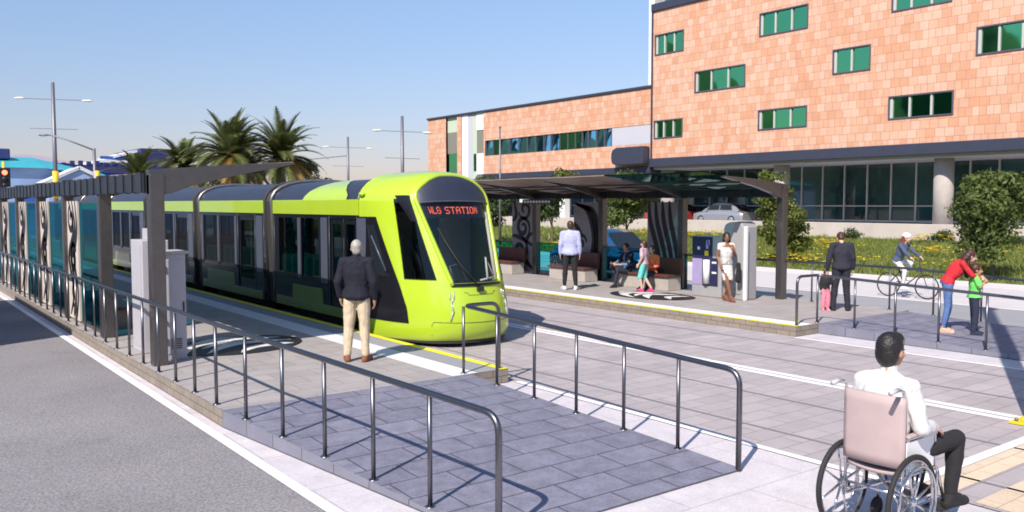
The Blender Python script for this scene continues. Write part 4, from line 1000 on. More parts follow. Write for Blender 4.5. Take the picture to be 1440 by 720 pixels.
# box truck added out of view to the left, to throw the shadow on the road
t = thing('unseen_box_truck', 'plain white box truck added out of view at left to shade the road', 'truck', (-.75, 22, 0))
mb = MB(); mb.box(-1.9, .38, 17.35, 25.2, .9, 3.3); mb.build('cargo_box', M['whitep'], t, bevel=.04)
mb = MB(); mb.prism([(27.4, .5), (27.45, 1.3), (27.0, 2.55), (25.3, 2.75), (25.3, .5)], lambda a, b, d: (d, a, b), -1.8, .3); mb.build('cab', M['carblue'], t, bevel=.05)
mb = MB(); mb.quad((-1.7, 27.43, 1.4), (.2, 27.43, 1.4), (.2, 27.08, 2.4), (-1.7, 27.08, 2.4)); mb.build('windscreen', M['carglass'], t)
mb = MB(); mb.box(-1.5, 0, 17.6, 26.8, .55, .9); mb.build('chassis', M['rubber'], t)
for y in (19.2, 26.2):
    for x in (-1.6, .1): mb = MB(); mb.tube([(x-.14, y, .46), (x+.14, y, .46)], .46, 24); mb.build('wheel', M['rubber'], t)
# ------------------------------------------------------------------ people
def remesh(mb, voxel, it=2):
    me = bpy.data.meshes.new('tmp'); me.from_pydata(mb.v, [], mb.f)
    o = bpy.data.objects.new('tmp', me); COL.objects.link(o)
    r = o.modifiers.new('r', 'REMESH'); r.mode = 'VOXEL'; r.voxel_size = voxel; r.use_smooth_shade = True
    if it: s = o.modifiers.new('s', 'SMOOTH'); s.iterations = it; s.factor = .5
    bpy.context.view_layer.update(); dg = bpy.context.evaluated_depsgraph_get()
    me2 = bpy.data.meshes.new_from_object(o.evaluated_get(dg)); bpy.data.objects.remove(o); bpy.data.meshes.remove(me)
    return me2
from mathutils import noise as mnoise
def ruffle(me, amp, fr, sc=(1, 1, 1)):
    """push the surface in and out along its normals: creases and loose strands"""
    o = V((random.uniform(0, 9), random.uniform(0, 9), random.uniform(0, 9)))
    nv = len(me.vertices); co = np.empty(nv*3, np.float32); no = np.empty(nv*3, np.float32); me.vertices.foreach_get('co', co); me.vertices.foreach_get('normal', no)
    co = co.reshape(-1, 3); no = no.reshape(-1, 3); q = co*np.array(sc)*fr
    d = np.array([mnoise.noise(V(p)+o)+.5*mnoise.noise(V(p)*2.3+o) for p in q])
    d = np.where(d > 0, d*.6, d)
    me.vertices.foreach_set('co', (co+no*(d*amp)[:, None]).reshape(-1)); me.update()
def cap(mb, p, q, r1, r2, n=12):
    """tapered capsule"""
    p, q = V(p), V(q); d = q-p; L = d.length
    if L < 1e-5: mb.ell(p, r1, r1, r1, n=n, k=6); return
    d.normalize(); pts = []; rs = []
    for t in (0.02, .3, .6, .85): pts.append(p-d*r1*math.cos(math.pi/2*t)); rs.append(r1*math.sin(math.pi/2*t))
    for t in (0, .33, .66, 1): pts.append(p+d*L*t); rs.append(r1+(r2-r1)*t)
    for t in (.85, .6, .3, 0.02): pts.append(q+d*r2*math.cos(math.pi/2*t)); rs.append(r2*math.sin(math.pi/2*t))
    mb.tube(pts, rs, n)
def loft(mb, rings, n=20):
    """rings: centre, rx, ry, right axis, forward axis"""
    vs = []
    for c, rx_, ry_, ax, fw in rings:
        for j in range(n):
            t = 2*math.pi*j/n; k = .85+.15*abs(math.cos(2*t))**0
            vs.append(c+ax*(rx_*math.copysign(abs(math.cos(t))**.85, math.cos(t)))+fw*(ry_*math.copysign(abs(math.sin(t))**.85, math.sin(t))))
    m = len(rings)
    fs = [(i*n+j, i*n+(j+1) % n, (i+1)*n+(j+1) % n, (i+1)*n+j) for i in range(m-1) for j in range(n)]
    fs += [tuple(range(n-1, -1, -1)), tuple((m-1)*n+j for j in range(n))]
    mb.add(vs, fs, 0, True)
STAND = dict(pel=(0, 0, .95), che=(0, 0, 1.28), nek=(0, -.005, 1.49), hed=(0, .025, 1.625), sL=(-.185, -.005, 1.435), sR=(.185, -.005, 1.435), eL=(-.235, -.03, 1.15), eR=(.235, -.03, 1.15),
             wL=(-.245, .03, .91), wR=(.245, .03, .91), hL=(-.09, 0, .92), hR=(.09, 0, .92), kL=(-.105, .02, .5), kR=(.105, .02, .5), aL=(-.11, -.015, .085), aR=(.11, -.015, .085), tL=(-.135, .15, .03), tR=(.135, .15, .03))
SIT = dict(pel=(0, 0, .0), che=(0, -.03, .34), nek=(0, -.02, .545), hed=(0, .02, .69), sL=(-.185, -.03, .49), sR=(.185, -.03, .49), eL=(-.23, .03, .22), eR=(.23, .03, .22), wL=(-.15, .24, .13), wR=(.15, .24, .13),
           hL=(-.09, .02, -.02), hR=(.09, .02, -.02), kL=(-.11, .43, .02), kR=(.11, .43, .02), aL=(-.11, .42, -.4), aR=(.11, .42, -.4), tL=(-.12, .58, -.45), tR=(.12, .58, -.45))
def person(label, loc, rotz, H, J, skin, hair, hstyle, clothes, voxel=.012, look=(0, 1, 0), build=1.0, fem=False, hands=None, shoes=None, base=None, hairlen=.28, child=False, shoeinf=.012, headk=1.0):
    t = thing('person', label, 'person', loc, rotz, local=True)
    s = H/1.75; j = dict(base or STAND); j.update(J); j = {k: V(v)*s for k, v in j.items()}
    up = (j['nek']-j['pel']).normalized(); axp = (j['hR']-j['hL']).normalized(); axs = (j['sR']-j['sL']).normalized()
    hsc = headk if not child else 1.28
    lk = V(look).normalized(); hr = lk.cross(V((0, 0, 1))).normalized(); hu = hr.cross(lk); HM = Matrix((hr, lk, hu)).transposed()
    hc = j['hed']; hs = s*hsc
    def torso(mb, inf=0, lo=0, hi=1, flare=0, bust=True):
        # parameter along pelvis-bottom .. neck: heights relative to pelvis as fraction
        wdt = build
        prof = [(-.11, .12, .095), (-.02, .168, .118), (.12, .155, .108), (.25, .143 if not fem else .118, .1 if not fem else .09), (.42, .163 if not fem else .138, .112), (.62, .178 if not fem else .150, .12), (.8, .175 if not fem else .148, .108), (.92, .135 if not fem else .118, .08), (1.0, .062, .06)]
        L = (j['nek']-j['pel']).length; rings = []
        for f, a, b in prof:
            if f < lo-1e-6 or f > hi+1e-6: continue
            k = max(0, min(1, f)); q = j['pel'].lerp(j['che'], min(1, k/.62)) if k <= .62 else j['che'].lerp(j['nek'], (k-.62)/.38)
            if f < 0: q = j['pel']+(j['pel']-j['che']).normalized()*(-f*L)
            ax = axp.lerp(axs, k).normalized(); fw = up.cross(ax).normalized()
            e = inf+flare*max(0, .35-f)
            rings.append((q+fw*(.012*s if .3 < f < .9 else 0), (a*wdt)*s+e, (b*wdt)*s+e, ax, fw))
        loft(mb, rings)
        if fem and bust and lo < .6:
            fw = up.cross(axs); 
            for sg in (-1, 1): mb.ell(j['che']+axs*sg*.065*s+fw*.085*s+up*.0*s, .062*s+inf, .055*s+inf, .062*s+inf)
    AR = (.052, .043, .028) if not fem else (.042, .035, .024); LR = (.088*build, .058, .046, .036) if not fem else (.085, .052, .042, .031)
    def arm(mb, S, inf=0, upto=2.0):
        a, b, c = j['s'+S], j['e'+S], j['w'+S]
        cap(mb, a, a.lerp(b, min(1, upto)), (AR[0]*build)*s+inf, (AR[0]+(AR[1]-AR[0])*min(1, upto))*s+inf)
        if upto > 1: cap(mb, b, b.lerp(c, upto-1), AR[1]*s+inf, (AR[1]+(AR[2]-AR[1])*(upto-1))*s+inf)
        cap(mb, j['nek'].lerp(a, .35)-up*.03*s, a, .055*s+inf, (AR[0]*build)*s*1.02+inf)
    def leg(mb, S, inf=0, upto=2.0):
        a, b, c = j['h'+S], j['k'+S], j['a'+S]
        cap(mb, a, a.lerp(b, min(1, upto)), LR[0]*s+inf, (LR[0]+(LR[1]-LR[0])*min(1, upto))*s+inf)
        if upto > 1:
            m = b.lerp(c, .3); cap(mb, b, m, LR[1]*s+inf, LR[1]*.98*s+inf); cap(mb, m, m.lerp(c, max(.05, (upto-1.3)/.7)), LR[1]*.98*s+inf, (LR[2] if upto < 1.8 else LR[3])*s+inf)
    def foot(mb, S, inf=0):
        a, b = j['a'+S], j['t'+S]; heel = a+(a-b).normalized()*.03*s; heel.z = min(a.z-.035*s, heel.z-.02*s) if True else 0
        dn = V((0, 0, -1)); bk = V((a.x, a.y, b.z))+(V((a.x-b.x, a.y-b.y, 0)).normalized()*.035*s) if abs(a.z-b.z) < .16*s else heel
        cap(mb, a, bk, .036*s+inf, .034*s+inf); cap(mb, bk, b, .035*s+inf, .03*s+inf); cap(mb, a, a.lerp(b, .6), .036*s+inf, .034*s+inf)
    def hand(mb, S):
        w, e = j['w'+S], j['e'+S]; d = (w-e).normalized(); sg = -1 if S == 'L' else 1
        hd = (hands or {}).get(S)
        inw = V((-sg, 0, 0)); 
        if hd: d = V(hd[0]).normalized(); inw = V(hd[1]).normalized()
        inw = (inw-d*inw.dot(d)).normalized(); fwd = d.cross(inw)*( -1 if (d.cross(inw)).y < 0 else 1)
        fwd.normalize(); k = s*1.02
        Mx = Matrix((fwd, inw, d)).transposed()
        mb.ell(w+d*.045*k, .042*k, .019*k, .056*k, Mx, 12, 8); cap(mb, w-d*.02*k, w+d*.03*k, AR[2]*s, .024*k)
        rr = max(.0092*k, voxel*.8)
        for q, ln in zip((-.031, -.0105, .0105, .031), (.062, .078, .084, .072)):
            b0 = w+d*.082*k+fwd*q*k; b1 = b0+d*ln*.5*k+inw*.010*k; b2 = b1+d*ln*.42*k+inw*.026*k
            cap(mb, b0, b1, rr, rr*.95, 8); cap(mb, b1, b2, rr*.95, rr*.8, 8)
        t0 = w+d*.02*k+fwd*.034*k; t1 = t0+d*.04*k+fwd*.026*k+inw*.012*k; cap(mb, t0, t1, rr*1.25, rr*1.1, 8); cap(mb, t1, t1+d*.03*k+inw*.012*k, rr*1.1, rr*.85, 8)
    def headpart(mb):
        mb.ell(hc+HM @ V((0, -.01, .025))*hs, .074*hs, .092*hs, .098*hs, HM, 20, 14)
        mb.ell(hc+HM @ V((0, .022, -.035))*hs, .057*hs, .066*hs, .078*hs, HM, 16, 10)
        mb.ell(hc+HM @ V((0, .055, -.088))*hs, .026*hs, .026*hs, .022*hs, HM)
        cap(mb, hc+HM @ V((0, .085, .012))*hs, hc+HM @ V((0, .108, -.028))*hs, .009*hs, .015*hs, 8)
        for sg in (-1, 1):
            mb.ell(hc+HM @ V((sg*.076, -.005, -.01))*hs, .012*hs, .022*hs, .032*hs, HM, 10, 6)
            mb.ell(hc+HM @ V((sg*.033, .07, -.03))*hs, .022*hs, .018*hs, .022*hs, HM, 10, 6)
        cap(mb, j['nek']-up*.03*s, hc+HM @ V((0, -.015, -.06))*hs, (.058 if not fem else .048)*s*(hsc*.92), (.052 if not fem else .043)*s*hsc)
    mb = MB(); torso(mb, 0); headpart(mb)
    for S in 'LR': arm(mb, S); leg(mb, S); foot(mb, S); hand(mb, S)
    me = remesh(mb, voxel, 2); me.materials.append(M[skin]); b = bpy.data.objects.new('body', me); COL.objects.link(b); b.parent = t
    def child_ob(name, mb, m, it=2, vx=None):
        me = remesh(mb, vx or voxel, it)
        if name == 'hair': ruffle(me, (.003 if hstyle in ('short', 'full', 'buzz') else .010)*hs, 60)
        elif name == 'hair_lock': ruffle(me, .014, 30)
        elif name != 'shoe': ruffle(me, g.get('ruf', .011), 11, (1, 1, .55))
        me.materials.append(M[m]); o = bpy.data.objects.new(name, me); COL.objects.link(o); o.parent = t; return o
    for g in clothes:
        mb = MB(); inf = g.get('inf', .014)
        k = g['k']
        if k == 'top':
            torso(mb, inf, g.get('lo', -.05), g.get('hi', 1.0), g.get('flare', 0), g.get('bust', True))
            if g.get('sl', 1.9):
                for S in 'LR': arm(mb, S, inf*.95, g.get('sl', 1.9))
            if g.get('collar'):
                c = j['nek']; cap(mb, c-up*.02*s, c+(hc-c).normalized()*.045*s, .064*s, .062*s)
        elif k == 'bottom':
            torso(mb, inf*.8, -.11, .2, bust=False)
            for S in 'LR': leg(mb, S, inf, g.get('leg', 1.92))
            if g.get('loose'):
                for S in 'LR': cap(mb, j['k'+S], j['k'+S].lerp(j['a'+S], .93), (LR[1]+.018)*s, (LR[3]+g['loose'])*s)
        elif k == 'skirt':
            fw = up.cross(axp); kc = (j['kL']+j['kR'])/2; rings = []
            for f in (.0, .18, .4, .7, 1.0):
                q = (j['pel']+up*.1*s).lerp(kc, f*g.get('len', .9)); rings.append((q, (.15+.02*math.sin(f*3)+g.get('fl', 0)*f)*s, (.115-.01*f+g.get('fl', 0)*f)*s, axp, fw))
            loft(mb, rings)
        elif k == 'scarf':
            cap(mb, g['a'], g['b'], g['r'], g['r2'])
        o = child_ob(g['n'], mb, g['m'], g.get('it', 3))
    if shoes:
        for S in 'LR': mb = MB(); foot(mb, S, shoeinf*s); child_ob('shoe', mb, shoes, 2, min(voxel, .012))
    if hair:
        mb = MB()
        e = .010 if hstyle != 'buzz' else .004
        cR = [.078, .092, .1]
        mb.ell(hc+HM @ V((0, -.022, .032))*hs, (.077+e)*hs, (.088+e)*hs, (.095+e)*hs, HM, 20, 14)
        if hstyle in ('short', 'buzz'):
            mb.ell(hc+HM @ V((0, -.055, -.02))*hs, (.062+e)*hs, (.05+e)*hs, (.075+e*.5)*hs, HM, 16, 10)
        if hstyle == 'full':
            mb.ell(hc+HM @ V((0, -.05, -.01))*hs, (.073+e)*hs, (.06+e)*hs, (.09+e)*hs, HM, 16, 10); mb.ell(hc+HM @ V((0, .03, .085))*hs, .066*hs, .055*hs, .045*hs, HM)
        if hstyle in ('long', 'wavy', 'tail', 'curly'):
            base_ = hc+HM @ V((0, -.06, -.02))*hs; n = 5 if hstyle != 'tail' else 1
            for q in range(n):
                a = (q/(n-1)-.5)*1.9 if n > 1 else 0
                p0 = hc+HM @ V((.075*math.sin(a), -.075*math.cos(a)*.9-.01, .02))*hs
                p1 = p0+HM @ V((.012*math.sin(a), -.02, 0))*hs+V((0, 0, -hairlen*.5*s)); p2 = p1+V((0, 0, -hairlen*.5*s))+HM @ V((.02*math.sin(a*1.7), .01, 0))*hs
                if hstyle == 'curly':
                    for w_ in range(5): mb.ell(p0.lerp(p2, w_/4)+V((random.uniform(-.02, .02), random.uniform(-.02, .02), 0)), .04*hs, .04*hs, .045*hs)
                else: cap(mb, p0, p1, .036*hs, .034*hs, 10); cap(mb, p1, p2, .034*hs, .018*hs, 10)
        child_ob('hair', mb, hair, 1)
    for sg in (-1, 1):
        mb = MB(); mb.ell(hc+HM @ V((sg*.031, .0775, .004))*hs, .0125*hs, .008*hs, .0075*hs, HM, 10, 6); o = mb.build('eye', M['eye'], b)
    mb = MB(); mb.ell(hc+HM @ V((0, .088, -.058))*hs, .021*hs, .007*hs, .007*hs, HM, 10, 6); mb.build('mouth', M['lip'], b)
    t['_j'] = 0
    return t, j
def face(dx, dy): return math.atan2(dy, dx)-math.pi/2
T = lambda n, m, **k: dict(k='top', n=n, m=m, **k)
Bt = lambda n, m, **k: dict(k='bottom', n=n, m=m, **k)

# man on the near platform, back to us
person('grey haired man in navy shirt and khaki trousers standing on the near platform', (5.98, 11.75, .2), face(.62, .78), 1.86,
       dict(eL=(-.255, -.05, 1.15), wL=(-.235, .0, .93), eR=(.25, -.05, 1.15), wR=(.25, .02, .9), kL=(-.12, .02, .5), aL=(-.14, -.02, .085), tL=(-.19, .13, .03), aR=(.12, -.01, .085), tR=(.16, .14, .03)),
       'skin_tan', 'hair_grey', 'buzz', [T('shirt', 'cl_navy', lo=-.16, flare=.05, inf=.022, collar=1), Bt('trousers', 'cl_khaki', leg=1.82, inf=.018, loose=.02)], .010, look=(-.15, 1, 0), shoes='shoe_brown')
# man in lavender blazer
person('dark haired man in lavender blazer and black trousers standing on the far platform', (15.75, 18.0, .2), face(.66, .75), 1.93,
       dict(aL=(-.14, 0, .085), tL=(-.2, .13, .03), kL=(-.12, .02, .5), aR=(.15, 0, .085), tR=(.2, .13, .03), kR=(.12, .02, .5)), 'skin_fair', 'hair_brown', 'full',
       [Bt('trousers', 'cl_black', inf=.012), T('blazer', 'cl_lavender', lo=-.16, flare=.07, inf=.024, collar=1)], .013, look=(-.2, 1, 0), shoes='cl_white')
# woman in white
person('woman in an off-shoulder white dress and dark boots standing by the ticket machine', (16.95, 13.55, .2), face(-.35, -.94), 1.70,
       dict(eL=(-.25, .02, 1.17), wL=(-.12, .16, 1.3), eR=(.22, -.05, 1.14), wR=(.2, .08, .92), kR=(.02, .12, .5), aR=(-.06, .16, .12), tR=(-.07, .29, .03), kL=(-.08, .02, .5), aL=(-.1, -.2, .12), tL=(-.1, -.05, .03)),
       'skin_brown', 'hair_black', 'wavy', [dict(k='skirt', n='skirt', m='cl_cream', len=.92, fl=-.02), T('dress_top', 'cl_cream', sl=.3, hi=.85, lo=-.02, inf=.012), T('sash', 'cl_grey', sl=0, lo=-.05, hi=.26, inf=.016, bust=False)], .012, fem=True, look=(.5, 1, -.1), shoes='shoe_brown', hairlen=.22,
       hands=dict(L=((.25, .1, 1), (0, -1, 0))))
mb = MB(); cap(mb, (17.2, 13.36, 1.12), (17.22, 13.38, .72), .05, .07); tag(mb.build('jacket', M['cl_black']), 'black jacket hanging from the arm of the woman in white', 'jacket')
# businessman with bowed head
person('man in a dark suit with bowed head, back turned, beside a toddler', (17.52, 10.78, .2), face(.72, .69), 1.80,
       dict(che=(0, .02, 1.28), nek=(0, .05, 1.48), hed=(0, .13, 1.59), kL=(-.13, .02, .5), aL=(-.16, 0, .085), tL=(-.2, .14, .03), kR=(.12, .02, .5), aR=(.15, 0, .085), tR=(.2, .14, .03), wL=(-.3, .0, .9), eL=(-.27, -.03, 1.15)),
       'skin_fair', 'hair_auburn', 'short', [Bt('trousers', 'cl_suit', inf=.02, loose=.025), T('suit_jacket', 'cl_suit', lo=-.16, flare=.06, inf=.02)], .012, look=(0, .75, -.65), shoes='cl_black', build=1.0)
person('toddler in black top and pink leggings standing beside the suited man', (17.25, 10.99, .2), face(-.5, -.85), .9,
       dict(eL=(-.22, .05, 1.2), wL=(-.3, .05, 1.35)), 'skin_warm', 'hair_brown', 'short', [T('top', 'cl_black'), Bt('leggings', 'cl_pink', inf=.02)], .012, shoes='cl_pinktop', child=True)
# mother and child
person('long haired woman in red top and blue jeans bending to hug the boy in green', (16.62, 7.98, .115), face(.55, -.84), 1.78,
       dict(pel=(0, -.02, .95), che=(0, .13, 1.24), nek=(0, .26, 1.38), hed=(0, .38, 1.46), sL=(-.17, .22, 1.34), sR=(.17, .22, 1.34), eL=(-.2, .37, 1.12), eR=(.2, .38, 1.12), wL=(-.03, .53, 1.07), wR=(.05, .54, 1.05), kL=(-.09, .05, .5), kR=(.09, .0, .5), aL=(-.09, -.03, .085), aR=(.1, -.07, .085), tL=(-.1, .13, .03), tR=(.12, .1, .03)),
       'skin_fair', 'hair_auburn', 'wavy', [Bt('jeans', 'cl_jeans', inf=.008), T('jumper', 'cl_red', inf=.014, lo=-.02, sl=1.9)]+[dict(k='scarf', n='hair_lock', m='hair_auburn', a=(x, .33, 1.52), b=(x*1.3, .10, 1.2), r=.062, r2=.045) for x in (-.07, 0, .07)], .012, fem=True, look=(0, 1, -.25), shoes='skin_fair', hairlen=.42, shoeinf=.004)
person('boy in a light green t-shirt and dark jeans hugged by the woman in red', (16.86, 7.58, .108), face(.55, -.84), 1.33,
       dict(eL=(-.24, .08, 1.2), eR=(.24, .08, 1.22), wL=(-.08, .2, 1.32), wR=(.08, .2, 1.34), aL=(-.13, .05, .085), tL=(-.15, .22, .03), aR=(.12, -.02, .085)), 'skin_warm', 'hair_auburn', 'short',
       [Bt('jeans', 'cl_djeans', inf=.02, loose=.03), T('t_shirt', 'cl_green', sl=.75, lo=-.05, flare=.06, inf=.022)], .012, shoes='cl_djeans', child=True)
# bench group
person('seated man in dark clothes with blue sleeves resting one ankle on his knee', (17.72, 17.75, .66), face(-1, .12), 1.75,
       dict(che=(0, -.06, .33), nek=(0, -.02, .54), hed=(0, .03, .68), kL=(-.12, .43, .05), aL=(-.1, .5, -.38), tL=(-.1, .64, -.44), kR=(.2, .38, .1), aR=(-.1, .62, .14), tR=(-.24, .7, .2), wL=(-.05, .42, .2), wR=(.05, .5, .22), eL=(-.24, .15, .2), eR=(.24, .15, .22)),
       'skin_tan', 'hair_black', 'short', [Bt('trousers', 'cl_djeans'), T('pullover', 'cl_black', sl=1.0), T('sleeve_shirt', 'cl_blue', sl=1.45, inf=.010)], .013, base=SIT, shoes='cl_black', look=(-.2, 1, -.2))
person('seated woman with auburn hair in an orange top on the dark bench', (17.72, 16.75, .66), face(-1, -.2), 1.66, dict(wL=(-.06, .3, .18), wR=(.06, .3, .2), kL=(-.08, .42, .02), kR=(.08, .42, .02)),
       'skin_fair', 'hair_auburn', 'long', [Bt('trousers', 'cl_djeans'), T('orange_top', 'cl_orange', sl=1.2)], .013, base=SIT, fem=True, shoes='cl_black', hairlen=.25)
mb = MB(); mb.ell((17.4, 16.62, .92), .1, .14, .12); hb = mb.build('handbag', M['cl_orange']); tag(hb, 'red orange handbag on the lap of the seated woman in orange', 'bag')
person('girl in a checked pinkish shirt and aqua shorts walking past the bench', (16.98, 16.35, .2), face(-.3, .95), 1.42,
       dict(kL=(-.09, .1, .5), aL=(-.09, .02, .1), tL=(-.1, .18, .05), kR=(.1, .02, .5), aR=(.1, -.24, .12), tR=(.11, -.1, .03), eL=(-.25, -.05, 1.17), wL=(-.27, .06, .96)), 'skin_fair', 'hair_auburn', 'long',
       [Bt('shorts', 'cl_aqua', leg=1.0, inf=.02), T('shirt', 'cl_check', sl=.8, lo=-.08, flare=.05, inf=.02)], .013, fem=False, shoes='shoe_pink', child=False, hairlen=.16, build=.88)
# far end of the far platform
person('seated man in a white shirt holding a bag on his lap at the far bench', (17.7, 25.2, .66), face(-.8, -.6), 1.75, dict(che=(0, .08, .32), nek=(0, .16, .5), hed=(0, .26, .62), sL=(-.18, .12, .46), sR=(.18, .12, .46)),
       'skin_tan', 'hair_black', 'short', [Bt('trousers', 'cl_black'), T('shirt', 'cl_white', inf=.02)], .014, base=SIT, shoes='cl_black', look=(0, 1, -.5))
mb = MB(); mb.box(17.3, 17.5, 24.7, 25.05, .74, 1.02); tag(mb.build('shopping_bag', M['bagblue'], bevel=.04), 'pale bag resting on the knees of the seated man in white', 'bag')
person('distant standing man in a dark suit and white shirt beyond the far bench', (17.2, 31.6, .2), face(.2, -1), 1.78, dict(), 'skin_tan', 'hair_brown', 'short', [Bt('trousers', 'cl_black'), T('shirt', 'cl_white', sl=0, inf=.008), T('suit_jacket', 'cl_navy', inf=.022, lo=-.15, hi=.8)], .016, shoes='cl_black')
person('distant standing woman in a white top and red skirt beyond the far bench', (18.0, 30.6, .2), face(.2, -1), 1.68, dict(), 'skin_fair', 'hair_black', 'short', [dict(k='skirt', n='skirt', m='cl_red', len=.8), T('blouse', 'cl_white', sl=1.2)], .016, fem=True, shoes='cl_black')
# passengers in the tram
for lab, x, y, rot, c1, c2 in (('standing tram passenger in a red jacket seen through the cab side glass', 8.6, 15.0+.35, 2.4, 'cl_red', 'cl_djeans'), ('standing tram passenger in white seen through the front saloon window', 9.5, 17.2, 1.6, 'cl_white', 'cl_red'),
                               ('standing tram passenger in a pink top behind the front saloon window', 9.35, 17.75, 1.2, 'cl_pinktop', 'cl_jeans'), ('standing tram passenger in cream near the first door of the second car', 9.3, 20.9, 1.0, 'cl_cream', 'cl_djeans'), ('standing tram passenger in a checked shirt in the second car', 9.5, 22.6, 1.4, 'cl_check', 'cl_black')):
    person(lab, (x, y, .4), rot, 1.7, dict(), 'skin_warm', 'hair_brown', 'short', [Bt('trousers', c2), T('top', c1)], .018, shoes='cl_black')

# ------------------------------------------------------------------ wheelchair and its rider
WX, WY = 6.235, 3.495; FX = WX+.15
t = thing('wheelchair', 'self propelled wheelchair with a pink beige backrest and chrome spoked wheels in the right foreground', 'wheelchair', (WX, WY, 0))
for s in (-1, 1):
    y = WY+s*.285; C_ = V((WX, y, .36))
    ring = lambda r, yy, n=48: [V((WX+r*math.cos(2*math.pi*k/n), yy, .36+r*math.sin(2*math.pi*k/n))) for k in range(n)]
    mb = MB(); mb.tube(ring(.338, y), .021, 10, closed=True); w = mb.build('wheel', M['rubber'], t)
    mb = MB(); mb.tube(ring(.312, y), .011, 8, closed=True); mb.build('rim', M['chrome'], w)
    mb = MB(); mb.tube(ring(.275, y+s*.045), .009, 8, closed=True)
    for k in range(6): a = k*math.pi/3+.2; mb.tube([(WX+.275*math.cos(a), y+s*.045, .36+.275*math.sin(a)), (WX+.312*math.cos(a), y, .36+.312*math.sin(a))], .005, 6)
    mb.build('push_rim', M['chrome'], w)
    mb = MB()
    for k in range(8):
        a = k*math.pi/4+.25; mb.tube([(WX+.03*math.cos(a), y+s*.01, .36+.03*math.sin(a)), (WX+.31*math.cos(a), y, .36+.31*math.sin(a))], [.011, .007], 6)
    mb.build('spokes', M['chrome'], w)
    mb = MB(); mb.tube([(WX, y-s*.05, .36), (WX, y-.0*s, .36), (WX, y+s*.035, .36)], [.03, .045, .025], 14); mb.build('hub', M['chrome'], w)
    # frame side
    yi = WY+s*.235
    mb = MB()
    mb.tube([(FX-.20, yi, .30), (FX-.20, yi, 1.13), (FX-.22, yi, 1.2), (FX-.30, yi, 1.22)], .0125, 8)
    mb.tube([(FX-.2, yi, .54), (FX+.28, yi, .54), (FX+.33, yi, .5), (FX+.47, yi, .18)], .0125, 8)
    mb.tube([(FX-.2, yi, .3), (FX+.33, yi, .3), (FX+.33, yi, .5)], .0125, 8); mb.tube([(FX+.28, yi, .54), (FX+.28, yi, .8), (FX+.24, yi, .82), (FX-.18, yi, .82)], .0115, 8)
    mb.tube([(WX, yi, .36), (WX, y, .36)], .012, 8); mb.tube([(FX-.02, yi, .3), (FX-.02, yi, .54)], .012, 8)
    mb.build('side_frame', M['chrome'], t)
    mb = MB(); mb.tube([(FX-.3, yi, 1.222), (FX-.41, yi, 1.21)], .019, 10); mb.build('push_handle', M['cabgrey'], t)
    mb = MB(); mb.box(FX-.16, FX+.26, yi-.006, yi+.006, .55, .8); mb.build('side_panel', M['whitep'], t, bevel=.004)
    mb = MB(); mb.box(FX-.16, FX+.2, yi-.025, yi+.025, .825, .855); mb.build('armrest', M['wcfab'], t, bevel=.012)
    mb = MB(); mb.tube([(FX+.30, yi, .3), (FX+.30, yi, .16)], .012, 8); f = mb.build('caster_fork', M['chrome'], t)
    mb = MB(); mb.tube([V((FX+.28+.068*math.cos(k*.4487989), yi, .085+.068*math.sin(k*.4487989))) for k in range(14)], .017, 8, closed=True); mb.tube([(FX+.28, yi-.014, .085), (FX+.28, yi+.014, .085)], .055, 14); mb.build('caster_wheel', M['rubber'], f)
    mb = MB(); mb.box(FX+.44, FX+.72, min(yi, yi-s*.17), max(yi, yi-s*.17), .13, .145); mb.build('footrest', M['postdark'], t, bevel=.004)
mb = MB(); mb.tube([(FX-.18, WY-.235, .3), (FX+.1, WY+.235, .53)], .011, 8); mb.tube([(FX-.18, WY+.235, .3), (FX+.1, WY-.235, .53)], .011, 8); mb.tube([(FX-.2, WY-.235, .4), (FX-.2, WY+.235, .4)], .011, 8); mb.build('cross_brace', M['chrome'], t)
mb = MB(); mb.grid(lambda u, v: (FX-.2-.035*(1-(u/.235)**2)*(.6+.4*v), WY+u, .6+.55*v), np.linspace(-.248, .248, 14), np.linspace(0, 1, 8)); o = mb.build('backrest', M['wcfab'], t, fix=False); sd = o.modifiers.new('s', 'SOLIDIFY'); sd.thickness = .03; sd.offset = 0
mb = MB(); mb.grid(lambda u, v: (FX-.19+.47*v, WY+u, .55-.03*(1-(u/.235)**2)), np.linspace(-.235, .235, 10), np.linspace(0, 1, 5)); o = mb.build('seat', M['wcfab'], t, fix=False); sd = o.modifiers.new('s', 'SOLIDIFY'); sd.thickness = .03
pt, pj = person('black haired man in a white shirt and black trousers sitting in the wheelchair', (FX-.035, WY, .66), face(1, 0), 1.76,
       dict(che=(0, -.01, .36), nek=(0, .02, .615), hed=(.0, .06, .785), sL=(-.19, .0, .53), sR=(.19, .0, .53), eL=(-.27, .0, .24), eR=(.27, .02, .24), wL=(-.22, .25, .2), wR=(.225, .29, .19), kL=(-.02, .57, .05), kR=(.26, .6, .06), aL=(-.02, .56, -.4), aR=(.25, .55, -.4), tL=(-.02, .72, -.455), tR=(.29, .7, -.455)),
       'skin_tan', 'hair_black', 'full', [Bt('trousers', 'cl_black', inf=.014), T('shirt', 'cl_white', inf=.027, lo=-.05, flare=.06, collar=1, sl=1.93, ruf=.017)], .0075, base=SIT, shoes='cl_black', headk=1.14, look=(.15, 1, 0.05), hands=dict(R=((-.15, 1, -.25), (-.3, 0, -1)), L=((.15, 1, -.25), (.3, 0, -1))))

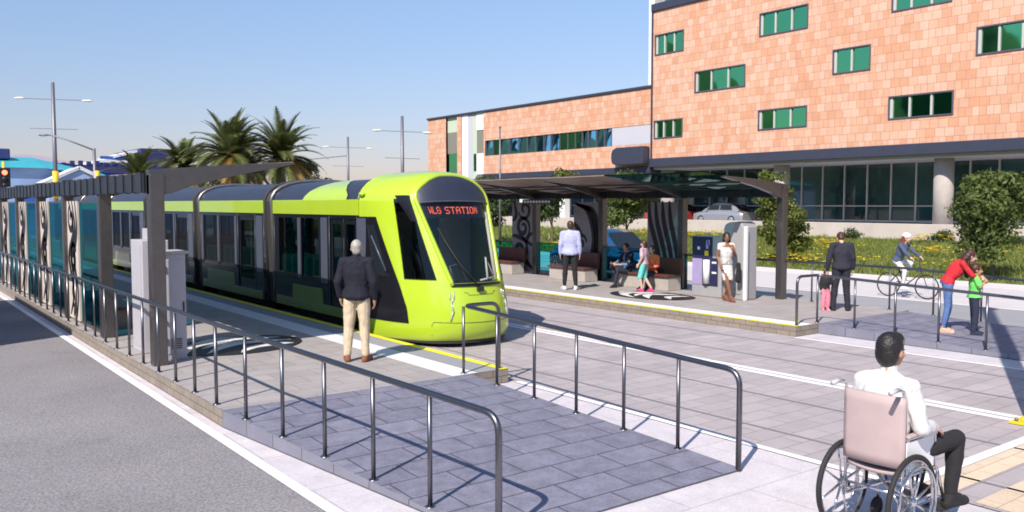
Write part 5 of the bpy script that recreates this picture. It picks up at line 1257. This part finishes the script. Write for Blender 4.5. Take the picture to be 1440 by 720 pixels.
# ------------------------------------------------------------------ bicycle and cyclist (riding towards -Y)
BX, BY = 23.1, 12.2
t = thing('bicycle', 'black city bicycle ridden along the pale path beyond the far ramp', 'bicycle', (BX, BY, 0))
rear, frn = V((BX, BY+.55, .34)), V((BX, BY-.55, .34))
for c in (rear, frn):
    mb = MB(); mb.tube([c+V((0, .322*math.cos(2*math.pi*k/40), .322*math.sin(2*math.pi*k/40))) for k in range(40)], .019, 8, closed=True); w = mb.build('wheel', M['rubber'], t)
    mb = MB()
    for k in range(16): a = k*math.pi/8; mb.tube([c, c+V((0, .31*math.cos(a), .31*math.sin(a)))], .0022, 4)
    mb.tube([c-V((.03, 0, 0)), c+V((.03, 0, 0))], .018, 8); mb.build('spokes', M['chrome'], w)
bb = V((BX, BY+.1, .3)); st = V((BX, BY+.25, .82)); hdt = V((BX, BY-.36, .88)); hb_ = V((BX, BY-.39, .72))
mb = MB()
for a, b in ((bb, st), (bb, hb_), (st+V((0, -.05, -.12)), hdt), (rear, bb), (rear, st+V((0, -.02, -.1))), (hdt+V((0, .03, .1)), hb_)): mb.tube([a, b], .016, 8)
mb.tube([hb_, hb_+V((0, -.08, -.15)), frn], .012, 8); mb.build('frame', M['postdark'], t)
mb = MB(); mb.tube([st, st+V((0, .03, .12))], .013, 8); mb.ell(st+V((0, .06, .15)), .07, .13, .035); mb.build('saddle', M['rubber'], t)
mb = MB(); hh = hdt+V((0, .03, .16)); mb.tube([hh+V((-.28, .16, .03)), hh+V((-.2, .04, .04)), hh, hh+V((.2, .04, .04)), hh+V((.28, .16, .03))], .012, 8); mb.build('handlebar', M['postdark'], t)
mb = MB(); mb.tube([bb+V((-.08, .0, 0)), bb+V((.08, 0, 0))], .02, 8); mb.tube([bb+V((.07, 0, 0)), bb+V((.08, -.08, -.15))], .011, 6); mb.tube([bb+V((-.07, 0, 0)), bb+V((-.08, .08, .15))], .011, 6); mb.build('crank', M['chrome'], t)
for s in (1, -1): mb = MB(); p = bb+V((s*.12, -.08*s, -.15*s)); mb.box(p.x-.04, p.x+.04, p.y-.05, p.y+.05, p.z-.012, p.z+.012); mb.build('pedal', M['rubber'], t)
person('woman with long red hair in white helmet, denim jacket and white trousers riding the bicycle', (BX, BY+.3, 1.02), face(0, -1), 1.68,
       dict(che=(0, .12, .32), nek=(0, .2, .51), hed=(0, .27, .65), sL=(-.17, .16, .47), sR=(.17, .16, .47), eL=(-.24, .36, .26), eR=(.24, .36, .26), wL=(-.27, .52, .14), wR=(.27, .52, .14), hL=(-.08, 0, 0), hR=(.08, 0, 0), kL=(-.1, .36, -.06), kR=(.1, .28, -.28), aL=(-.1, .16, -.48), aR=(.1, .24, -.74), tL=(-.11, .3, -.54), tR=(.11, .38, -.8)),
       'skin_fair', 'hair_red', 'long', [Bt('trousers', 'cl_white', inf=.012), T('denim_jacket', 'cl_denim', inf=.022, lo=-.02)]+[dict(k='scarf', n='hair_lock', m='hair_red', a=(x, .2, .66), b=(x*1.2, .055, .34), r=.06, r2=.045) for x in (-.06, .06)], .012, base=SIT, fem=True, shoes='cl_white', hairlen=.34, hands=dict(L=((.1, .8, -.5), (0, -.6, -.9)), R=((-.1, .8, -.5), (0, -.6, -.9))))
hp = V((BX, BY+.3-.27*.96-.0, 1.02+.69*.96))
mb = MB(); mb.ell(hp+V((0, .02, .035)), .105, .135, .095); ho = tag(mb.build('helmet', M['helmet'], loc=hp), 'pale bicycle helmet worn by the red haired cyclist', 'helmet')

# ------------------------------------------------------------------ plants
def leaves(n, blobs, size, up=.3):
    """quads spread through ellipsoid clumps (centre, radii)"""
    w = np.array([b[1][0]*b[1][1]*b[1][2] for b in blobs])**.7; idx = rng.choice(len(blobs), n, p=w/w.sum())
    c = np.array([b[0] for b in blobs])[idx]; r = np.array([b[1] for b in blobs])[idx]
    d = rng.normal(size=(n, 3)); d /= np.linalg.norm(d, axis=1)[:, None]
    p = c+d*r*(rng.random((n, 1))**.45)*rng.uniform(.8, 1.15, (n, 1))
    nrm = d+rng.normal(size=(n, 3))*.8+np.array([0, 0, up]); nrm /= np.linalg.norm(nrm, axis=1)[:, None]
    a = np.cross(nrm, rng.normal(size=(n, 3))); a /= np.linalg.norm(a, axis=1)[:, None]; b = np.cross(nrm, a)
    s = size*rng.uniform(.6, 1.3, (n, 1)); 
    return np.stack([p-a*s, p-b*s*.45+a*s*.1, p+a*s, p+b*s*.45+a*s*.1], 1)
def tree(name, label, x, y, z, h, crown, trunk, n, size, m, grp, shape='round', cat='tree'):
    t = thing(name, label, cat, (x, y, z), 0, grp)
    cb = z+trunk; blobs = []
    ch = h-trunk; k = 13 if shape == 'round' else 16
    for i in range(k):
        f = random.random()**.8; a = random.uniform(0, 6.28)
        rr = crown*(math.sin(math.pi*(.12+.80*f))**.8 if shape == 'round' else (1.05-.78*f))*random.uniform(.45, .8)
        br = crown*random.uniform(.26, .46)*(1 if shape == 'round' else (1.1-.6*f))
        blobs.append(((x+rr*math.cos(a), y+rr*math.sin(a), cb+ch*(.08+.80*f)), (br, br, br*random.uniform(.55, .8))))
    blobs.append(((x, y, cb+ch*.45), (crown*.55, crown*.55, ch*.33)))
    mb = MB(); 
    pts = smooth_pts([(x, y, z-.05), (x+.04, y-.03, z+trunk*.6), (x-.03, y+.03, cb+ch*.3), (x+.02, y, cb+ch*.75)], 5); n_ = len(pts)
    r0 = max(.05, h*.019); mb.tube(pts, [r0*(1.25-1.05*i/(n_-1)) for i in range(n_)], 9)
    for (c, r) in blobs[:10]:
        s0 = V((x, y, min(c[2]-.2, cb+ch*random.uniform(.0, .35)))); e = V(c); mid = s0.lerp(e, .5)+V((0, 0, .08)); mb.tube([s0, mid, e], [r0*.5, r0*.35, r0*.15], 6)
    mb.build('trunk', M['bark'], t)
    fastmesh('crown', leaves(n, blobs, size), 4, M[m], t, loc=(x, y, z))
    return t
G1 = 'trees on the grass bank'
tree('small_tree', 'broad leafy young tree on the grass bank at the right, beyond the woman in red', 29.0, 12.55, .13, 3.7, 1.65, .5, 10500, .085, 'leaf1', G1)
tree('bushy_tree', 'dense bushy young tree on the bank behind the end post of the far shelter', 30.0, 21.2, .2, 3.4, 1.4, .2, 9000, .08, 'leaf2', G1)
tree('small_tree', 'leafy tree on the bank seen above the blue car through the far shelter', 31.5, 31.6, .3, 4.1, 1.9, .9, 7000, .1, 'leaf1', G1)
tree('small_tree', 'leafy tree on the bank seen between the tram windscreen and the first patterned panel', 30.5, 42.5, .25, 4.2, 1.8, .9, 6000, .1, 'leaf3', G1)
tree('small_tree', 'darker tree on the bank just left of the lavender blazer man', 33, 39.4, .35, 4.0, 1.3, .9, 4200, .1, 'leaf3', G1)
tree('round_shrub', 'yellow flowering shrub on the bank left of the man in the lavender blazer', 31.0, 33.6, .2, 1.7, 1.25, .1, 3000, .075, 'leaf2', None, cat='shrub')
tree('green_tree', 'small rounded green tree at the right foot of the palms, beyond the tram roof', 27.8, 62, 0, 6.0, 1.6, 2.6, 2600, .13, 'leaf3', None)
for i, (x, y, lab) in enumerate(((43.3, 31.5, 'below the wall beside the ticket machine'), (43.2, 26.0, 'below the wall, left of the bowed man in the suit'), (43.3, 21.2, 'below the wall behind the cyclist, nearest the column'), (43.1, 17.6, 'below the wall, right of the cyclist'))):
    tree('low_shrub', 'low dark shrub '+lab, x, y, .62, .62, .75, .05, 700, .07, 'leaf3', 'low shrubs along the retaining wall', cat='shrub')
for i, (x, y, z, lab) in enumerate(((18.2, 13.1, 3.12, 'small leafy tuft on the roof edge above the shelter end post'), (16.3, 18.9, 3.3, 'small leafy tuft on the shelter roof beneath the entrance hood'), (16.2, 24.4, 3.3, 'small leafy tuft on the shelter roof at its left end, near the tram'))):
    tt = thing('rooftop_plant', lab, 'plant', (x, y, z), 0, 'tufts growing on the shelter roof')
    fastmesh('foliage', leaves(260, [((x, y, z+.16), (.32, .45, .14)), ((x+.1, y+.3, z+.2), (.2, .25, .16))], .06), 4, M['leaf2'], tt, loc=(x, y, z))
    mb = MB()
    for k in range(6): mb.tube([(x, y+.05*k-.1, z-.04), (x+random.uniform(-.1, .1), y+.1*k-.25, z+.2)], .008, 5)
    mb.build('stem', M['bark'], tt)
def palm(label, x, y, h, L, nf, seed):
    rr = random.Random(seed); t = thing('palm_tree', label, 'palm tree', (x, y, 0), 0, 'palms beyond the tram'); top = V((x, y, h))
    mb = MB(); pts = [(x+.15*math.sin(k*.5), y, h*k/8) for k in range(9)]; mb.tube(pts, [.34-.01*k for k in range(9)], 12); mb.ell((x, y, h-.1), .42, .42, .5); mb.build('trunk', M['bark'], t)
    Q = []; D = []; rb = MB()
    for i in range(nf):
        az = rr.uniform(0, 6.283); el = R(rr.choice([74, 62, 50, 40, 30, 20, 8, -4, -16, -30])+rr.uniform(-8, 8)); ln = L*rr.uniform(.82, 1.08); dry = el < R(-6) and rr.random() < .4
        p = V(top); d = V((math.cos(az)*math.cos(el), math.sin(az)*math.cos(el), math.sin(el))); ps = [V(p)]; n = 16
        for k in range(n):
            d = (d+V((0, 0, -.045-.055*k/n*(1.3 if el > 0 else .9)))).normalized(); p = p+d*ln/n; ps.append(V(p))
        rb.tube(ps, [.035*(1-.8*k/n) for k in range(n+1)], 5)
        for k in range(2, n+1):
            dd = (ps[k]-ps[k-1]).normalized(); sd = dd.cross(V((0, 0, 1)))
            if sd.length < .05: sd = V((1, 0, 0))
            sd.normalize(); un = sd.cross(dd); ll = .60*math.sin(math.pi*min(.97, .18+.8*k/n))**.7*L/2.7
            for q in range(3):
                b0 = ps[k-1].lerp(ps[k], q/3)
                for s in (-1, 1):
                    tip = b0+(sd*s*.72+dd*.62+un*.22).normalized()*ll*rr.uniform(.85, 1.1)+V((0, 0, -.07)); w = dd*.05
                    (D if dry else Q).append([tuple(b0-w), tuple(b0+w), tuple(tip)])
    rb.build('rachis', M['palmdry'], t)
    fastmesh('fronds', np.array(Q), 3, M['palm'], t, loc=(x, y, 0))
    if D: fastmesh('dry_fronds', np.array(D), 3, M['palmdry'], t, loc=(x, y, 0))
palm('tallest palm with upright fronds, second from the right behind the tram roof', 20.8, 60, 6.0, 3.6, 84, 1)
palm('palm with dry orange fronds at the right of the row, above the shelter beam tip', 24.6, 60, 6.0, 3.6, 84, 2)
palm('smaller palm left of the tallest palm, half hidden by its fronds', 19.4, 66, 5.3, 3.2, 74, 3)
palm('lowest palm at the left end of the row, beside the blue depot', 17.2, 70, 4.6, 2.8, 60, 4)
palm('shaded palm standing between the tallest palm and the dry one', 23.2, 65, 5.3, 3.3, 70, 5)
# grass and flowers on the bank
def blades(n, x0, x1, y0, y1, hmin, hmax, w):
    x = rng.uniform(x0, x1, n); y = rng.uniform(y0, y1, n); z = np.array([bankz(a, b) for a, b in zip(x, y)])-.02
    an = rng.uniform(0, 6.283, n); h = rng.uniform(hmin, hmax, n)*(0.6+.6*np.sin(x*1.7+y*2.1)**2); ln = rng.normal(0, .35, (n, 2))*h[:, None]
    b = np.stack([x, y, z], 1); e = np.stack([np.cos(an), np.sin(an), 0*an], 1)*w
    tip = b+np.stack([ln[:, 0], ln[:, 1], h], 1); return np.stack([b-e, b+e, tip], 1)
g = np.concatenate([blades(70000, 28.3, 43.9, 2, 40, .08, .24, .03), blades(12000, 28.3, 43.9, 40, 75, .14, .34, .05)])
o = fastmesh('grass', g, 3, M['blade']); tag(o, 'green grass covering the bank', 'grass', kind='stuff')
n = 1150; cl = rng.uniform(0, 1, (60, 2))*np.array([15, 40])+np.array([28.6, 3]); ci = rng.integers(0, 60, n); xy = cl[ci]+rng.normal(0, .55, (n, 2)); xy[:, 0] = np.clip(xy[:, 0], 28.5, 43.6)
F = []
for (x, y) in xy:
    c = V((x, y, bankz(x, y)+random.uniform(.22, .42))); s = random.uniform(.06, .15)
    for k in range(5):
        a = k*1.2566+random.random(); d = V((math.cos(a), math.sin(a), .35)); sd = V((-d.y, d.x, 0))*.45; F.append([tuple(c), tuple(c+(d*.6+sd)*s), tuple(c+d*1.1*s), tuple(c+(d*.6-sd)*s)])
o = fastmesh('wildflowers', np.array(F), 4, M['flower']); tag(o, 'yellow flowers scattered through the grass bank', 'flowers', kind='stuff')

# ------------------------------------------------------------------ light, sky, camera
EL = math.atan2(1, 1.02); AZ = (-.90, -.445)        # direction towards the sun
sun = bpy.data.lights.new('sun', 'SUN'); so = bpy.data.objects.new('sun', sun); COL.objects.link(so)
sun.energy = 4.8; sun.angle = R(.53); sun.color = (1, .92, .82)
dv = V((AZ[0]*math.cos(EL), AZ[1]*math.cos(EL), math.sin(EL))).normalized(); so.rotation_euler = dv.to_track_quat('Z', 'Y').to_euler(); so.location = (-20, -10, 30)
w = bpy.data.worlds.new('World'); scene.world = w; w.use_nodes = True; tn = w.node_tree; bg = tn.nodes['Background']
sk = tn.nodes.new('ShaderNodeTexSky'); sk.sky_type = 'NISHITA'; sk.sun_disc = False; sk.sun_elevation = EL; sk.sun_rotation = math.atan2(dv.x, dv.y); sk.air_density = 1.2; sk.dust_density = .35; sk.ozone_density = 3.0; sk.altitude = 0
mx = tn.nodes.new('ShaderNodeVectorMath'); mx.operation = 'MULTIPLY'; mx.inputs[1].default_value = (1.03, .95, 1.05); tn.links.new(sk.outputs[0], mx.inputs[0]); 
tc = tn.nodes.new('ShaderNodeTexCoord'); sx = tn.nodes.new('ShaderNodeSeparateXYZ'); tn.links.new(tc.outputs['Generated'], sx.inputs[0])
rp = tn.nodes.new('ShaderNodeValToRGB'); rp.color_ramp.elements[0].color = (.62, .535, .69, 1); rp.color_ramp.elements[1].position = .32; rp.color_ramp.elements[1].color = (1.02, 1.02, 1.08, 1)
tn.links.new(sx.outputs[2], rp.inputs[0]); tn.links.new(rp.outputs[0], mx.inputs[1]); tn.links.new(mx.outputs[0], bg.inputs[0]); bg.inputs[1].default_value = .115
cam = bpy.data.cameras.new('camera'); co = bpy.data.objects.new('camera', cam); COL.objects.link(co); scene.camera = co
cam.sensor_width = 36; cam.lens = 1204/1440*36; cam.clip_end = 4000; cam.clip_start = .1
co.location = (0, 0, 2.6); co.rotation_euler = (R(90)-math.atan(73/1204), 0, -R(37.3))
scene.view_settings.view_transform = 'Standard'; scene.view_settings.look = 'None'; scene.view_settings.exposure = .42; scene.view_settings.gamma = 1
scene.cycles.max_bounces = 8; scene.cycles.filter_width = 1.8; scene.cycles.transparent_max_bounces = 16; scene.cycles.use_denoising = True; scene.cycles.caustics_reflective = False; scene.cycles.caustics_refractive = False
